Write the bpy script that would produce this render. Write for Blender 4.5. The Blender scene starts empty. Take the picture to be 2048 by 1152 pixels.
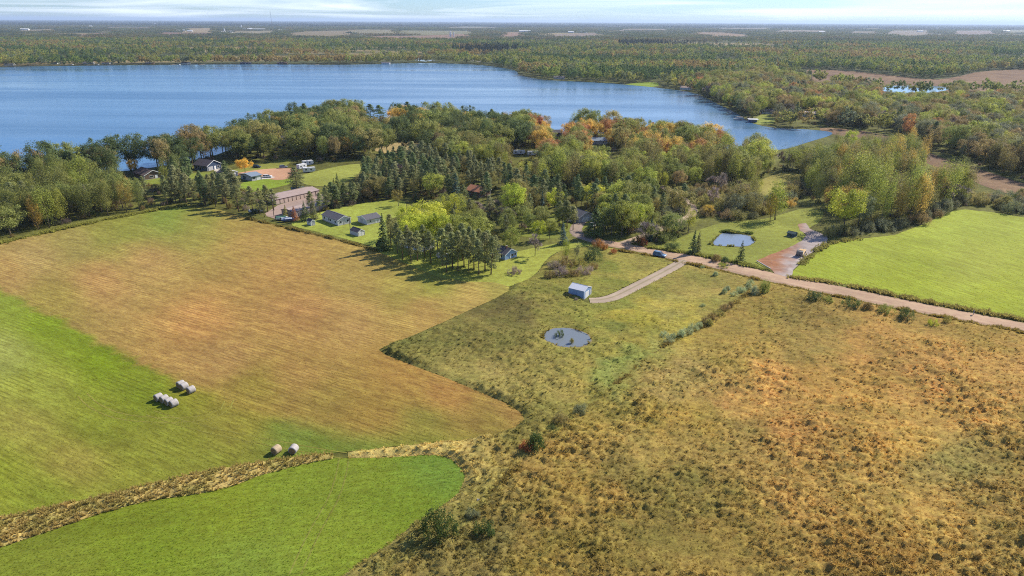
import bpy, bmesh, math, random
import numpy as np
from mathutils import Matrix, Vector
from mathutils.geometry import delaunay_2d_cdt
R = math.radians
sc = bpy.context.scene
random.seed(7)
rng = np.random.default_rng(7)

# ------------------------------------------------------------------ camera, sky, sun, exposure
CAM_H, PITCH, ROLL = 82.0, R(21.37), R(0.28)
FPX = 1024 / math.tan(R(36.87))
cam_rot = Matrix.Rotation(math.pi / 2 - PITCH, 3, 'X') @ Matrix.Rotation(ROLL, 3, 'Z')
cd = bpy.data.cameras.new('camera'); cam = bpy.data.objects.new('camera', cd)
sc.collection.objects.link(cam)
cam.matrix_world = Matrix.Translation((0, 0, CAM_H)) @ cam_rot.to_4x4()
cd.sensor_width = 36; cd.lens = 18 / math.tan(R(36.87)); cd.clip_start = 1; cd.clip_end = 120000
sc.camera = cam
SUN_EL, SUN_AZ = R(38), R(34)            # azimuth counted from +X towards +Y
world = bpy.data.worlds.new('World'); sc.world = world; world.use_nodes = True
wn = world.node_tree.nodes; wl = world.node_tree.links
bg = wn['Background']
sky = wn.new('ShaderNodeTexSky'); sky.sky_type = 'NISHITA'; sky.sun_disc = False
sky.sun_elevation = SUN_EL; sky.sun_rotation = math.pi / 2 - SUN_AZ
sky.altitude = 300; sky.air_density = 1.0; sky.dust_density = 0.2; sky.ozone_density = 3.0
wtc = wn.new('ShaderNodeTexCoord'); wsep = wn.new('ShaderNodeSeparateXYZ')
wl.new(wtc.outputs['Generated'], wsep.inputs[0])
wz = wn.new('ShaderNodeMath'); wz.operation = 'ADD'; wz.inputs[1].default_value = 0.035; wl.new(wsep.outputs['Z'], wz.inputs[0])
wz2 = wn.new('ShaderNodeMath'); wz2.operation = 'MAXIMUM'; wz2.inputs[1].default_value = 0.01; wl.new(wz.outputs[0], wz2.inputs[0])
wdiv = wn.new('ShaderNodeVectorMath'); wdiv.operation = 'DIVIDE'
wcz = wn.new('ShaderNodeCombineXYZ')
for k in range(3): wl.new(wz2.outputs[0], wcz.inputs[k])
wl.new(wtc.outputs['Generated'], wdiv.inputs[0]); wl.new(wcz.outputs[0], wdiv.inputs[1])
wno = wn.new('ShaderNodeTexNoise'); wno.inputs['Scale'].default_value = 0.16; wno.inputs['Detail'].default_value = 7; wno.inputs['Roughness'].default_value = 0.55
wno.inputs['Distortion'].default_value = 0.6
wl.new(wdiv.outputs[0], wno.inputs['Vector'])
wr = wn.new('ShaderNodeValToRGB'); wr.color_ramp.elements[0].position = 0.46; wr.color_ramp.elements[1].position = 0.66
wl.new(wno.outputs['Fac'], wr.inputs[0])
wmul = wn.new('ShaderNodeMath'); wmul.operation = 'MULTIPLY'; wmul.inputs[1].default_value = 0.85; wl.new(wr.outputs[0], wmul.inputs[0])
wmix = wn.new('ShaderNodeMix'); wmix.data_type = 'RGBA'
wmix.inputs['B'].default_value = (9.2, 10.2, 11.6, 1)
wtint = wn.new('ShaderNodeMix'); wtint.data_type = 'RGBA'; wtint.blend_type = 'MULTIPLY'; wtint.inputs['Factor'].default_value = 1
wtint.inputs['B'].default_value = (0.66, 0.88, 1.28, 1)
wl.new(sky.outputs[0], wtint.inputs['A'])
wl.new(wmul.outputs[0], wmix.inputs['Factor']); wl.new(wtint.outputs['Result'], wmix.inputs['A'])
wl.new(wmix.outputs['Result'], bg.inputs['Color'])
bg.inputs['Strength'].default_value = 0.080
sd = bpy.data.lights.new('sun', 'SUN'); sd.energy = 5.0; sd.angle = R(0.53); sd.color = (1, 0.93, 0.82)
sun = bpy.data.objects.new('sun', sd); sc.collection.objects.link(sun)
sdir = Vector((math.cos(SUN_AZ) * math.cos(SUN_EL), math.sin(SUN_AZ) * math.cos(SUN_EL), math.sin(SUN_EL)))
sun.rotation_euler = sdir.to_track_quat('Z', 'Y').to_euler(); sun.location = (0, 0, 400)
sc.view_settings.view_transform = 'Standard'; sc.view_settings.look = 'None'
sc.view_settings.gamma = 1; sc.view_settings.exposure = 0.66
sc.view_settings.use_curve_mapping = False
sc.cycles.max_bounces = 5; sc.cycles.diffuse_bounces = 2; sc.cycles.glossy_bounces = 2
sc.cycles.transmission_bounces = 3; sc.cycles.transparent_max_bounces = 6; sc.cycles.volume_bounces = 0
sc.cycles.use_denoising = False; sc.cycles.filter_width = 1.05
sc.cycles.caustics_reflective = False; sc.cycles.caustics_refractive = False

# ------------------------------------------------------------------ helpers
MAT3 = np.array([list(r) for r in cam_rot])
def P(x, y, z=0.0):
    d = MAT3 @ np.array([(x - 1024) / FPX, -(y - 576) / FPX, -1.0])
    t = (z - CAM_H) / d[2]
    return Vector((d[0] * t, d[1] * t, z))
def PP(pts):
    return np.array([P(*p)[:2] for p in pts])
def to_px(X, Y, Z=0.0):
    v = np.stack([np.asarray(X, float), np.asarray(Y, float), np.zeros_like(np.asarray(X, float)) + Z - CAM_H], -1) @ MAT3
    return 1024 + FPX * v[..., 0] / -v[..., 2], 576 - FPX * v[..., 1] / -v[..., 2]
def inpoly(X, Y, poly):
    ins = np.zeros(np.shape(X), bool); n = len(poly)
    for i in range(n):
        x0, y0 = poly[i]; x1, y1 = poly[(i + 1) % n]
        if y0 == y1: continue
        c = ((y0 > Y) != (y1 > Y)) & (X < (x1 - x0) * (Y - y0) / (y1 - y0) + x0)
        ins ^= c
    return ins
def polydist(X, Y, poly, closed=True):
    d = np.full(np.shape(X), 1e9); n = len(poly)
    for i in range(n if closed else n - 1):
        ax, ay = poly[i]; bx, by = poly[(i + 1) % n]
        dx, dy = bx - ax, by - ay; L = dx * dx + dy * dy + 1e-9
        t = np.clip(((X - ax) * dx + (Y - ay) * dy) / L, 0, 1)
        d = np.minimum(d, np.hypot(X - ax - t * dx, Y - ay - t * dy))
    return d
def _h(ix, iy, s):
    h = (ix.astype(np.int64) * 374761393 + iy.astype(np.int64) * 668265263 + s * 1442695041) & 0xffffffff
    h = ((h ^ (h >> 13)) * 1274126177) & 0xffffffff
    return ((h ^ (h >> 16)) & 0xffff) / 65535.0
def vnoise(x, y, s=0):
    ix = np.floor(x); iy = np.floor(y); fx = x - ix; fy = y - iy
    fx = fx * fx * fx * (fx * (fx * 6 - 15) + 10); fy = fy * fy * fy * (fy * (fy * 6 - 15) + 10)
    a = _h(ix, iy, s); b = _h(ix + 1, iy, s); c = _h(ix, iy + 1, s); d = _h(ix + 1, iy + 1, s)
    return (a + (b - a) * fx) * (1 - fy) + (c + (d - c) * fx) * fy
def fbm(x, y, s=0, o=4):
    t = 0; a = .5
    for k in range(o): t = t + a * vnoise(x * 2 ** k + 17.3 * k, y * 2 ** k - 9.1 * k, s + k); a *= .5
    return t / (1 - .5 ** o)
def lin(c):
    c = np.asarray(c, float) / 255.0
    return np.where(c <= .04045, c / 12.92, ((c + .055) / 1.055) ** 2.4)
def idw(px, py, ctrl, power=3.2):
    num = np.zeros(px.shape + (3,)); den = np.zeros(px.shape)
    for x, y, c in ctrl:
        w = 1.0 / ((px - x) ** 2 + 1.8 * (py - y) ** 2 + 300) ** (power / 2)
        num += w[..., None] * np.asarray(c, float); den += w
    return num / den[..., None]
def chaikin(pts, n=2, closed=True):
    pts = [np.array(p, float) for p in pts]
    for _ in range(n):
        out = []
        m = len(pts)
        if not closed: out.append(pts[0])
        for i in range(m if closed else m - 1):
            a, b = pts[i], pts[(i + 1) % m]
            out += [a * .75 + b * .25, a * .25 + b * .75]
        if not closed: out.append(pts[-1])
        pts = out
    return pts

C = sc.collection
def tag(o, label=None, cat=None, group=None, kind=None):
    if label: o['label'] = label
    if cat: o['category'] = cat
    if group: o['group'] = group
    if kind: o['kind'] = kind
    return o
def empty(name, loc, rz=0.0, label=None, cat=None, group=None):
    o = bpy.data.objects.new(name, None); C.objects.link(o)
    o.location = loc; o.rotation_euler = (0, 0, rz); o.empty_display_size = .5
    return tag(o, label, cat, group)
def mobj(name, me, parent=None, mat=None):
    if mat is not None:
        me.materials.clear(); me.materials.append(mat)
    o = bpy.data.objects.new(name, me); C.objects.link(o)
    if parent is not None: o.parent = parent
    return o
def pymesh(name, verts, faces, smooth=False, mat=None):
    me = bpy.data.meshes.new(name); me.from_pydata([tuple(v) for v in verts], [], [tuple(f) for f in faces]); me.update()
    if smooth: me.polygons.foreach_set('use_smooth', [True] * len(me.polygons))
    if mat: me.materials.append(mat)
    return me
def quadmesh(name, V, n=4, attr=None, mat=None, smooth=False):
    """V: (N*n,3) vertices, consecutive n make a face"""
    me = bpy.data.meshes.new(name); N = len(V) // n
    me.vertices.add(len(V)); me.vertices.foreach_set('co', np.ascontiguousarray(V, np.float32).ravel())
    me.loops.add(N * n); me.loops.foreach_set('vertex_index', np.arange(N * n, dtype=np.int32))
    me.polygons.add(N); me.polygons.foreach_set('loop_start', np.arange(0, N * n, n, dtype=np.int32))
    me.polygons.foreach_set('use_smooth', np.full(N, smooth))
    me.update(calc_edges=True)
    if attr is not None:
        a = me.attributes.new('jit', 'FLOAT', 'FACE'); a.data.foreach_set('value', np.asarray(attr, np.float32))
    if mat: me.materials.append(mat)
    return me
def set_tint(me, col):
    a = me.attributes.new('tint', 'FLOAT_COLOR', 'POINT')
    c = np.ones((len(me.vertices), 4), np.float32); c[:, :3] = col
    a.data.foreach_set('color', c.ravel())
class MB:
    """collects simple shapes into one mesh"""
    def __init__(s): s.v = []; s.f = []
    def box(s, x0, x1, y0, y1, z0, z1):
        b = len(s.v)
        s.v += [(x, y, z) for z in (z0, z1) for (x, y) in ((x0, y0), (x1, y0), (x1, y1), (x0, y1))]
        s.f += [tuple(b + i for i in q) for q in ((3, 2, 1, 0), (4, 5, 6, 7), (0, 1, 5, 4), (1, 2, 6, 5), (2, 3, 7, 6), (3, 0, 4, 7))]
        return s
    def prism(s, prof, axis, a0, a1):
        """prof: 2D outline; axis 'x': (y,z) along x, 'y': (x,z) along y, 'z': (x,y) along z"""
        b = len(s.v); n = len(prof)
        for a in (a0, a1):
            for p, q in prof:
                s.v.append({'x': (a, p, q), 'y': (p, a, q), 'z': (p, q, a)}[axis])
        s.f += [tuple(b + i for i in range(n))[::-1], tuple(b + n + i for i in range(n))]
        s.f += [(b + i, b + (i + 1) % n, b + n + (i + 1) % n, b + n + i) for i in range(n)]
        return s
    def tube(s, pts, rads, k=8, cap=True):
        b = len(s.v); m = len(pts)
        for i, p in enumerate(pts):
            p = Vector(p)
            d = (Vector(pts[min(i + 1, m - 1)]) - Vector(pts[max(i - 1, 0)])).normalized()
            u = d.orthogonal().normalized(); w = d.cross(u)
            for j in range(k):
                a = 2 * math.pi * j / k
                s.v.append(tuple(p + (u * math.cos(a) + w * math.sin(a)) * rads[i]))
        for i in range(m - 1):
            for j in range(k):
                s.f.append((b + i * k + j, b + i * k + (j + 1) % k, b + (i + 1) * k + (j + 1) % k, b + (i + 1) * k + j))
        if cap:
            s.f += [tuple(b + j for j in range(k))[::-1], tuple(b + (m - 1) * k + j for j in range(k))]
        return s
    def mesh(s, name, mat=None, smooth=False):
        me = pymesh(name, s.v, s.f, smooth, mat)
        bm = bmesh.new(); bm.from_mesh(me); bmesh.ops.recalc_face_normals(bm, faces=bm.faces); bm.to_mesh(me); bm.free()
        return me
    def build(s, name, mat, parent=None, smooth=False):
        return mobj(name, s.mesh(name, mat, smooth), parent)

# ------------------------------------------------------------------ materials
def newmat(name):
    m = bpy.data.materials.new(name); m.use_nodes = True
    nt = m.node_tree; b = nt.nodes['Principled BSDF']; b.inputs['Specular IOR Level'].default_value = .25
    return m, nt, b
def N(nt, t, **kw):
    n = nt.nodes.new(t)
    for k, v in kw.items():
        if k in n.inputs: n.inputs[k].default_value = v
        else: setattr(n, k, v)
    return n
def plain(name, rgb, rough=.7, noise=.18, scale=1.5, metal=0, bump=0):
    """real paint / wood / metal colour with a little wear"""
    m, nt, b = newmat(name); c = lin(rgb) * .85
    tc = N(nt, 'ShaderNodeTexCoord'); no = N(nt, 'ShaderNodeTexNoise', Scale=scale, Detail=5.0)
    nt.links.new(tc.outputs['Object'], no.inputs['Vector'])
    r = N(nt, 'ShaderNodeValToRGB')
    r.color_ramp.elements[0].position = .3; r.color_ramp.elements[1].position = .7
    r.color_ramp.elements[0].color = (*(c * (1 - noise)), 1); r.color_ramp.elements[1].color = (*np.minimum(c * (1 + noise), .9), 1)
    nt.links.new(no.outputs['Fac'], r.inputs[0]); nt.links.new(r.outputs[0], b.inputs['Base Color'])
    b.inputs['Roughness'].default_value = rough; b.inputs['Metallic'].default_value = metal
    if bump:
        bp = N(nt, 'ShaderNodeBump', Strength=bump, Distance=.05); nt.links.new(no.outputs['Fac'], bp.inputs['Height']); nt.links.new(bp.outputs[0], b.inputs['Normal'])
    return m
def ground_mat(name, ang=None, period=3.0, stripe=.12, noise=.3, nscale=.6, fine=4.0, bump=.35, bdist=.12, stretch=4.0, patch=0.0, patch_col=(1, 1, 1)):
    """field surface: vertex tint (the soil / crop colour) broken up with swath lines and grass grain"""
    m, nt, b = newmat(name); L = nt.links.new
    at = N(nt, 'ShaderNodeAttribute', attribute_name='tint')
    tc = N(nt, 'ShaderNodeTexCoord')
    mp = N(nt, 'ShaderNodeMapping')
    mp.inputs['Rotation'].default_value = (0, 0, -(ang or 0)); L(tc.outputs['Object'], mp.inputs['Vector'])
    # grain
    mp2 = N(nt, 'ShaderNodeMapping'); mp2.inputs['Scale'].default_value = (1.0 / stretch, 1, 1); L(mp.outputs[0], mp2.inputs['Vector'])
    n1 = N(nt, 'ShaderNodeTexNoise', Scale=nscale, Detail=6.0, Roughness=.65); L(mp2.outputs[0], n1.inputs['Vector'])
    n2 = N(nt, 'ShaderNodeTexNoise', Scale=fine, Detail=4.0, Roughness=.7); L(mp2.outputs[0], n2.inputs['Vector'])
    n3 = N(nt, 'ShaderNodeTexNoise', Scale=.045, Detail=4.0); L(tc.outputs['Object'], n3.inputs['Vector'])
    def rng_(sock, lo, hi, a=.3, bb=.7):
        r = N(nt, 'ShaderNodeMapRange'); r.inputs['From Min'].default_value = a; r.inputs['From Max'].default_value = bb
        r.inputs['To Min'].default_value = lo; r.inputs['To Max'].default_value = hi; L(sock, r.inputs['Value']); return r.outputs[0]
    f = [rng_(n1.outputs['Fac'], 1 - noise, 1 + noise), rng_(n2.outputs['Fac'], 1 - noise * .9, 1 + noise * .9), rng_(n3.outputs['Fac'], .88, 1.12)]
    if ang is not None:
        w = N(nt, 'ShaderNodeTexWave', Scale=.314159 / period * 2, Distortion=1.1, Detail=2.0); w.bands_direction = 'Y'
        w.inputs['Detail Scale'].default_value = .35
        L(mp.outputs[0], w.inputs['Vector']); 
        sm = N(nt, 'ShaderNodeMix', data_type='FLOAT'); L(rng_(n3.outputs['Fac'], 0, 1, .42, .62), sm.inputs['Factor']); sm.inputs['A'].default_value = 1.0; L(rng_(w.outputs['Fac'], 1 - stripe * 2.4, 1 + stripe * .6, 0, .45), sm.inputs['B']); f.append(sm.outputs['Result'])
        mp3 = N(nt, 'ShaderNodeMapping'); mp3.inputs['Scale'].default_value = (.012, .22, 1); L(mp.outputs[0], mp3.inputs['Vector'])
        n4 = N(nt, 'ShaderNodeTexNoise', Scale=1.0, Detail=3.0); L(mp3.outputs[0], n4.inputs['Vector'])
        f.append(rng_(n4.outputs['Fac'], 1 - stripe * 1.2, 1 + stripe * 1.2))
    cur = f[0]
    for s in f[1:]:
        mm = N(nt, 'ShaderNodeMath', operation='MULTIPLY'); L(cur, mm.inputs[0]); L(s, mm.inputs[1]); cur = mm.outputs[0]
    mx = N(nt, 'ShaderNodeMix', data_type='RGBA', blend_type='MULTIPLY'); mx.inputs['Factor'].default_value = 1
    L(at.outputs['Color'], mx.inputs['A']); L(cur, mx.inputs['B'])
    hs = N(nt, 'ShaderNodeHueSaturation'); hr = rng_(n1.outputs['Fac'], .49, .51); L(hr, hs.inputs['Hue']); L(mx.outputs['Result'], hs.inputs['Color'])
    L(hs.outputs[0], b.inputs['Base Color']); b.inputs['Roughness'].default_value = .95; b.inputs['Specular IOR Level'].default_value = .08
    ad = N(nt, 'ShaderNodeMath', operation='ADD'); L(n1.outputs['Fac'], ad.inputs[0]); L(n2.outputs['Fac'], ad.inputs[1])
    bp = N(nt, 'ShaderNodeBump', Strength=bump, Distance=bdist); L(ad.outputs[0], bp.inputs['Height']); L(bp.outputs[0], b.inputs['Normal'])
    return m
def leaf_mat(name, instancer, trans=.35, jitter=.35, spec=.15):
    m, nt, b = newmat(name); L = nt.links.new
    if instancer: col = N(nt, 'ShaderNodeAttribute', attribute_name='tint', attribute_type='INSTANCER').outputs['Color']
    else: col = N(nt, 'ShaderNodeObjectInfo').outputs['Color']
    j = N(nt, 'ShaderNodeAttribute', attribute_name='jit')
    r = N(nt, 'ShaderNodeMapRange'); r.inputs['To Min'].default_value = 1 - jitter; r.inputs['To Max'].default_value = 1 + jitter; L(j.outputs['Fac'], r.inputs['Value'])
    r2 = N(nt, 'ShaderNodeMapRange'); r2.inputs['To Min'].default_value = .508; r2.inputs['To Max'].default_value = .494; L(j.outputs['Fac'], r2.inputs['Value'])
    hs = N(nt, 'ShaderNodeHueSaturation'); L(r2.outputs[0], hs.inputs['Hue']); L(r.outputs[0], hs.inputs['Value']); L(col, hs.inputs['Color'])
    L(hs.outputs[0], b.inputs['Base Color']); b.inputs['Roughness'].default_value = .6; b.inputs['Specular IOR Level'].default_value = spec
    tr = N(nt, 'ShaderNodeBsdfTranslucent'); L(hs.outputs[0], tr.inputs['Color'])
    mx = N(nt, 'ShaderNodeMixShader'); mx.inputs[0].default_value = trans
    L(b.outputs[0], mx.inputs[1]); L(tr.outputs[0], mx.inputs[2]); L(mx.outputs[0], nt.nodes['Material Output'].inputs['Surface'])
    return m
def water_mat(name, deep, rough=.08, ripple=.6, rscale=.5, streak=True, rip_dist=.15):
    m, nt, b = newmat(name); L = nt.links.new
    tc = N(nt, 'ShaderNodeTexCoord'); mp = N(nt, 'ShaderNodeMapping'); mp.inputs['Rotation'].default_value = (0, 0, R(-25)); mp.inputs['Scale'].default_value = (.45, 1, 1)
    L(tc.outputs['Object'], mp.inputs['Vector'])
    n1 = N(nt, 'ShaderNodeTexNoise', Scale=rscale, Detail=5.0, Roughness=.6); L(mp.outputs[0], n1.inputs['Vector'])
    bp = N(nt, 'ShaderNodeBump', Strength=ripple, Distance=rip_dist); L(n1.outputs['Fac'], bp.inputs['Height']); L(bp.outputs[0], b.inputs['Normal'])
    b.inputs['Base Color'].default_value = (*deep, 1); b.inputs['Roughness'].default_value = rough; b.inputs['IOR'].default_value = 1.33
    b.inputs['Specular IOR Level'].default_value = .5
    if streak:
        mp2 = N(nt, 'ShaderNodeMapping'); mp2.inputs['Rotation'].default_value = (0, 0, R(-18)); mp2.inputs['Scale'].default_value = (.0022, .016, 1); L(tc.outputs['Object'], mp2.inputs['Vector'])
        n2 = N(nt, 'ShaderNodeTexNoise', Scale=1.0, Detail=5.0, Roughness=.6, Distortion=.6); L(mp2.outputs[0], n2.inputs['Vector'])
        r = N(nt, 'ShaderNodeMapRange'); r.inputs['From Min'].default_value = .35; r.inputs['From Max'].default_value = .65
        r.inputs['To Min'].default_value = ripple * .45; r.inputs['To Max'].default_value = ripple * 1.3
        L(n2.outputs['Fac'], r.inputs['Value']); L(r.outputs[0], bp.inputs['Strength'])
        r3 = N(nt, 'ShaderNodeMapRange'); r3.inputs['From Min'].default_value = .35; r3.inputs['From Max'].default_value = .65
        r3.inputs['To Min'].default_value = rough * .6; r3.inputs['To Max'].default_value = rough * 1.8
        L(n2.outputs['Fac'], r3.inputs['Value']); L(r3.outputs[0], b.inputs['Roughness'])
    return m

ALB = .64
M = {}
M['ground'] = ground_mat('ground_cover', None, noise=.45, nscale=.05, fine=.5, bump=.4, bdist=.5, stretch=1)
M['hay'] = ground_mat('mown_hay', R(-28), period=2.3, stripe=.10, noise=.28, nscale=.6, fine=2.2, stretch=3.0, bump=.6)
M['green'] = ground_mat('green_hay', R(12), period=2.8, stripe=.06, noise=.26, nscale=.9, fine=2.4, stretch=1.8, bump=.6)
M['rfield'] = ground_mat('bright_crop', R(-62), period=4.0, stripe=.05, noise=.22, nscale=.4, fine=1.2, stretch=3, bump=.5)
M['lawn'] = ground_mat('lawn_grass', None, noise=.26, nscale=.4, fine=1.4, bump=.4, stretch=1)
M['meadow'] = ground_mat('meadow_grass', None, noise=.32, nscale=.9, fine=4.5, bump=.7, bdist=.2, stretch=1.6)
M['gravel'] = ground_mat('road_gravel', None, noise=.10, nscale=.5, fine=5, bump=.15, stretch=1)
M['marsh'] = ground_mat('marsh_reed', None, noise=.3, nscale=.06, fine=.6, bump=.4, bdist=.3, stretch=1)
M['lake'] = water_mat('lake_water', (.06, .14, .24), rough=.16, ripple=.6, rscale=.35, rip_dist=.35)
M['pond'] = water_mat('pond_water', (.16, .20, .25), rough=.05, ripple=.10, rscale=1.2, streak=False); M['pond_grey'] = water_mat('silty_pond_water', (.15, .17, .18), rough=.10, ripple=.15, rscale=1.5, streak=False)
M['leaf'] = leaf_mat('foliage', False, trans=.48); M['leaf_i'] = leaf_mat('foliage_wood', True, trans=.48)
M['needle'] = leaf_mat('needles', False, trans=.25, jitter=.3); M['needle_i'] = leaf_mat('needles_wood', True, trans=.25, jitter=.3)
M['twig'] = leaf_mat('twigs', False, trans=0, jitter=.25, spec=.05); M['twig_i'] = leaf_mat('twigs_wood', True, trans=0, jitter=.25, spec=.05)
M['grass_i'] = leaf_mat('grass_blades', True, trans=.5, jitter=.3, spec=.08)
M['bark'] = plain('bark', (105, 92, 78), .9, .3, 2.0, bump=.4)
M['bark_pine'] = plain('pine_bark', (112, 88, 70), .9, .3, 2.0, bump=.4)

# ------------------------------------------------------------------ setting: ground, water, fields
def struct(o, label, cat): return tag(o, label, cat, kind='structure')
LAKE_PX = [(-700, 420), (-150, 385), (0, 376), (110, 363), (200, 347), (300, 337), (400, 318), (435, 310), (480, 290), (540, 268), (600, 252), (690, 241), (800, 246), (950, 256), (1050, 262),
           (1110, 268), (1200, 264), (1300, 280), (1370, 290), (1430, 297), (1500, 302), (1570, 300), (1620, 283), (1660, 272), (1668, 264), (1620, 259), (1545, 256), (1510, 249), (1492, 240), (1470, 224),
           (1440, 211), (1412, 196), (1385, 184), (1320, 176), (1260, 170), (1180, 164), (1100, 161), (1062, 156), (1034, 149), (1036, 142), (1000, 134), (945, 128.5), (870, 126.5), (830, 126), (690, 130),
           (600, 129), (400, 129), (200, 131), (0, 134), (-400, 138), (-900, 146)]
LAKE = np.array(chaikin(PP(LAKE_PX), 2))
POND1_PX = [(1420, 489), (1440, 470), (1447, 466), (1470, 468), (1500, 471), (1506, 480), (1512, 486), (1490, 494), (1460, 493), (1440, 492)]
POND2_PX = [(1086, 676), (1088, 668), (1098, 660), (1118, 655.5), (1145, 658), (1168, 665), (1181, 674), (1183, 683), (1172, 691), (1150, 695), (1125, 694), (1103, 687)]
def _wob(p, a): q = np.array(chaikin(PP(p), 3)); return q + a * np.column_stack([fbm_(q[:, 0] / 1.7, q[:, 1] / 1.7), fbm_(q[:, 1] / 1.7 + 9, q[:, 0] / 1.7)])
fbm_ = lambda a, b: fbm(a, b, 19, 3) - .5
POND1 = _wob(POND1_PX, 1.2); POND2 = _wob(POND2_PX, .9)
MARSHPOND = PP([(1755, 180), (1775, 171.5), (1830, 171), (1890, 173), (1902, 178), (1880, 184), (1830, 188), (1790, 186)])
HAY_PX = [(-260, 560), (0, 489), (60, 473), (120, 461), (200, 443), (270, 430), (330, 417), (370, 413), (440, 420), (490, 435), (560, 452), (620, 466), (680, 480), (725, 492), (760, 505), (830, 535), (880, 555), (930, 563), (990, 565),
          (1018, 574), (1018, 582), (990, 598), (940, 620), (880, 648), (820, 674), (775, 692), (756, 700), (770, 709), (830, 733), (900, 760), (960, 785), (1010, 806), (1040, 824), (1048, 838), (1030, 856), (990, 868),
          (930, 880), (860, 887), (780, 895), (700, 903), (640, 908), (560, 918), (480, 930), (400, 945), (300, 968), (200, 993), (100, 1015), (0, 1036), (-200, 1080)]
FRONT_PX = [(-300, 1180), (-100, 1118), (0, 1096), (100, 1063), (200, 1028), (300, 1002), (400, 988), (470, 972), (520, 952), (580, 936), (640, 922), (668, 918), (690, 917), (760, 916), (830, 911), (880, 910), (905, 920), (925, 940), (930, 955), (918, 985), (895, 1005),
            (860, 1030), (820, 1055), (790, 1080), (740, 1115), (690, 1148), (600, 1230), (-300, 1420)]
RFIELD_PX = [(1577, 550), (1600, 530), (1640, 496), (1665, 486), (1720, 478), (1790, 470), (1850, 448), (1905, 422), (1930, 419), (1985, 425), (2060, 437), (2350, 470), (2350, 700), (2048, 638), (1900, 612), (1800, 591), (1700, 571), (1640, 560)]
ROADF = [(1190, 477), (1250, 487), (1310, 497.5), (1370, 508), (1440, 521), (1530, 542), (1580, 555), (1640, 565), (1700, 577), (1800, 598), (1900, 618), (2048, 646), (2400, 714)]
ROADN = [(1185, 487), (1250, 498), (1310, 510.5), (1370, 524), (1440, 538), (1530, 561), (1580, 571), (1640, 584), (1700, 597), (1800, 617.5), (1900, 637), (2048, 664), (2400, 733)]

HAY_TAN = [(560, 550, (183, 140, 72)), (300, 520, (180, 143, 76)), (200, 560, (183, 141, 76)), (400, 640, (186, 138, 72)), (600, 620, (180, 134, 72)), (600, 740, (168, 132, 65)), (450, 720, (175, 136, 72)),
           (700, 640, (182, 143, 76)), (850, 620, (178, 142, 72)), (950, 595, (182, 152, 76)), (820, 580, (166, 146, 66)), (700, 560, (170, 142, 70)), (500, 480, (176, 141, 70)), (400, 440, (150, 142, 60)), (330, 430, (136, 146, 55)),
           (150, 480, (160, 142, 70)), (60, 510, (176, 147, 80)), (20, 545, (178, 142, 75)), (480, 440, (163, 138, 64)), (250, 450, (145, 142, 56)), (210, 470, (150, 142, 60)), (1000, 840, (150, 128, 56)), (1020, 825, (172, 134, 66)), (900, 790, (172, 128, 62)),
           (800, 740, (172, 132, 62)), (750, 820, (158, 127, 56)), (650, 800, (152, 126, 56)), (850, 850, (140, 128, 52)), (100, 600, (160, 138, 62)), (500, 770, (150, 128, 52)), (560, 560, (178, 138, 70)), (990, 575, (165, 150, 68)), (860, 565, (150, 145, 58))]
HAY_GRN = [(0, 600, (132, 152, 50)), (100, 650, (122, 147, 34)), (200, 720, (116, 141, 28)), (300, 790, (112, 132, 32)), (0, 700, (148, 160, 74)), (100, 780, (140, 152, 56)), (50, 850, (146, 148, 62)), (200, 850, (128, 142, 44)), (0, 950, (132, 147, 44)),
           (150, 920, (140, 138, 58)), (350, 870, (128, 138, 46)), (450, 850, (132, 132, 50)), (300, 900, (130, 140, 48)), (500, 800, (140, 130, 50)), (600, 860, (112, 134, 50)), (700, 885, (112, 134, 50)), (650, 900, (110, 132, 46)), (400, 770, (130, 133, 42)),
           (850, 880, (120, 132, 48)), (400, 930, (132, 142, 50)), (100, 1000, (126, 142, 44)), (960, 872, (128, 130, 50)), (-200, 900, (135, 145, 50))]
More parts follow.
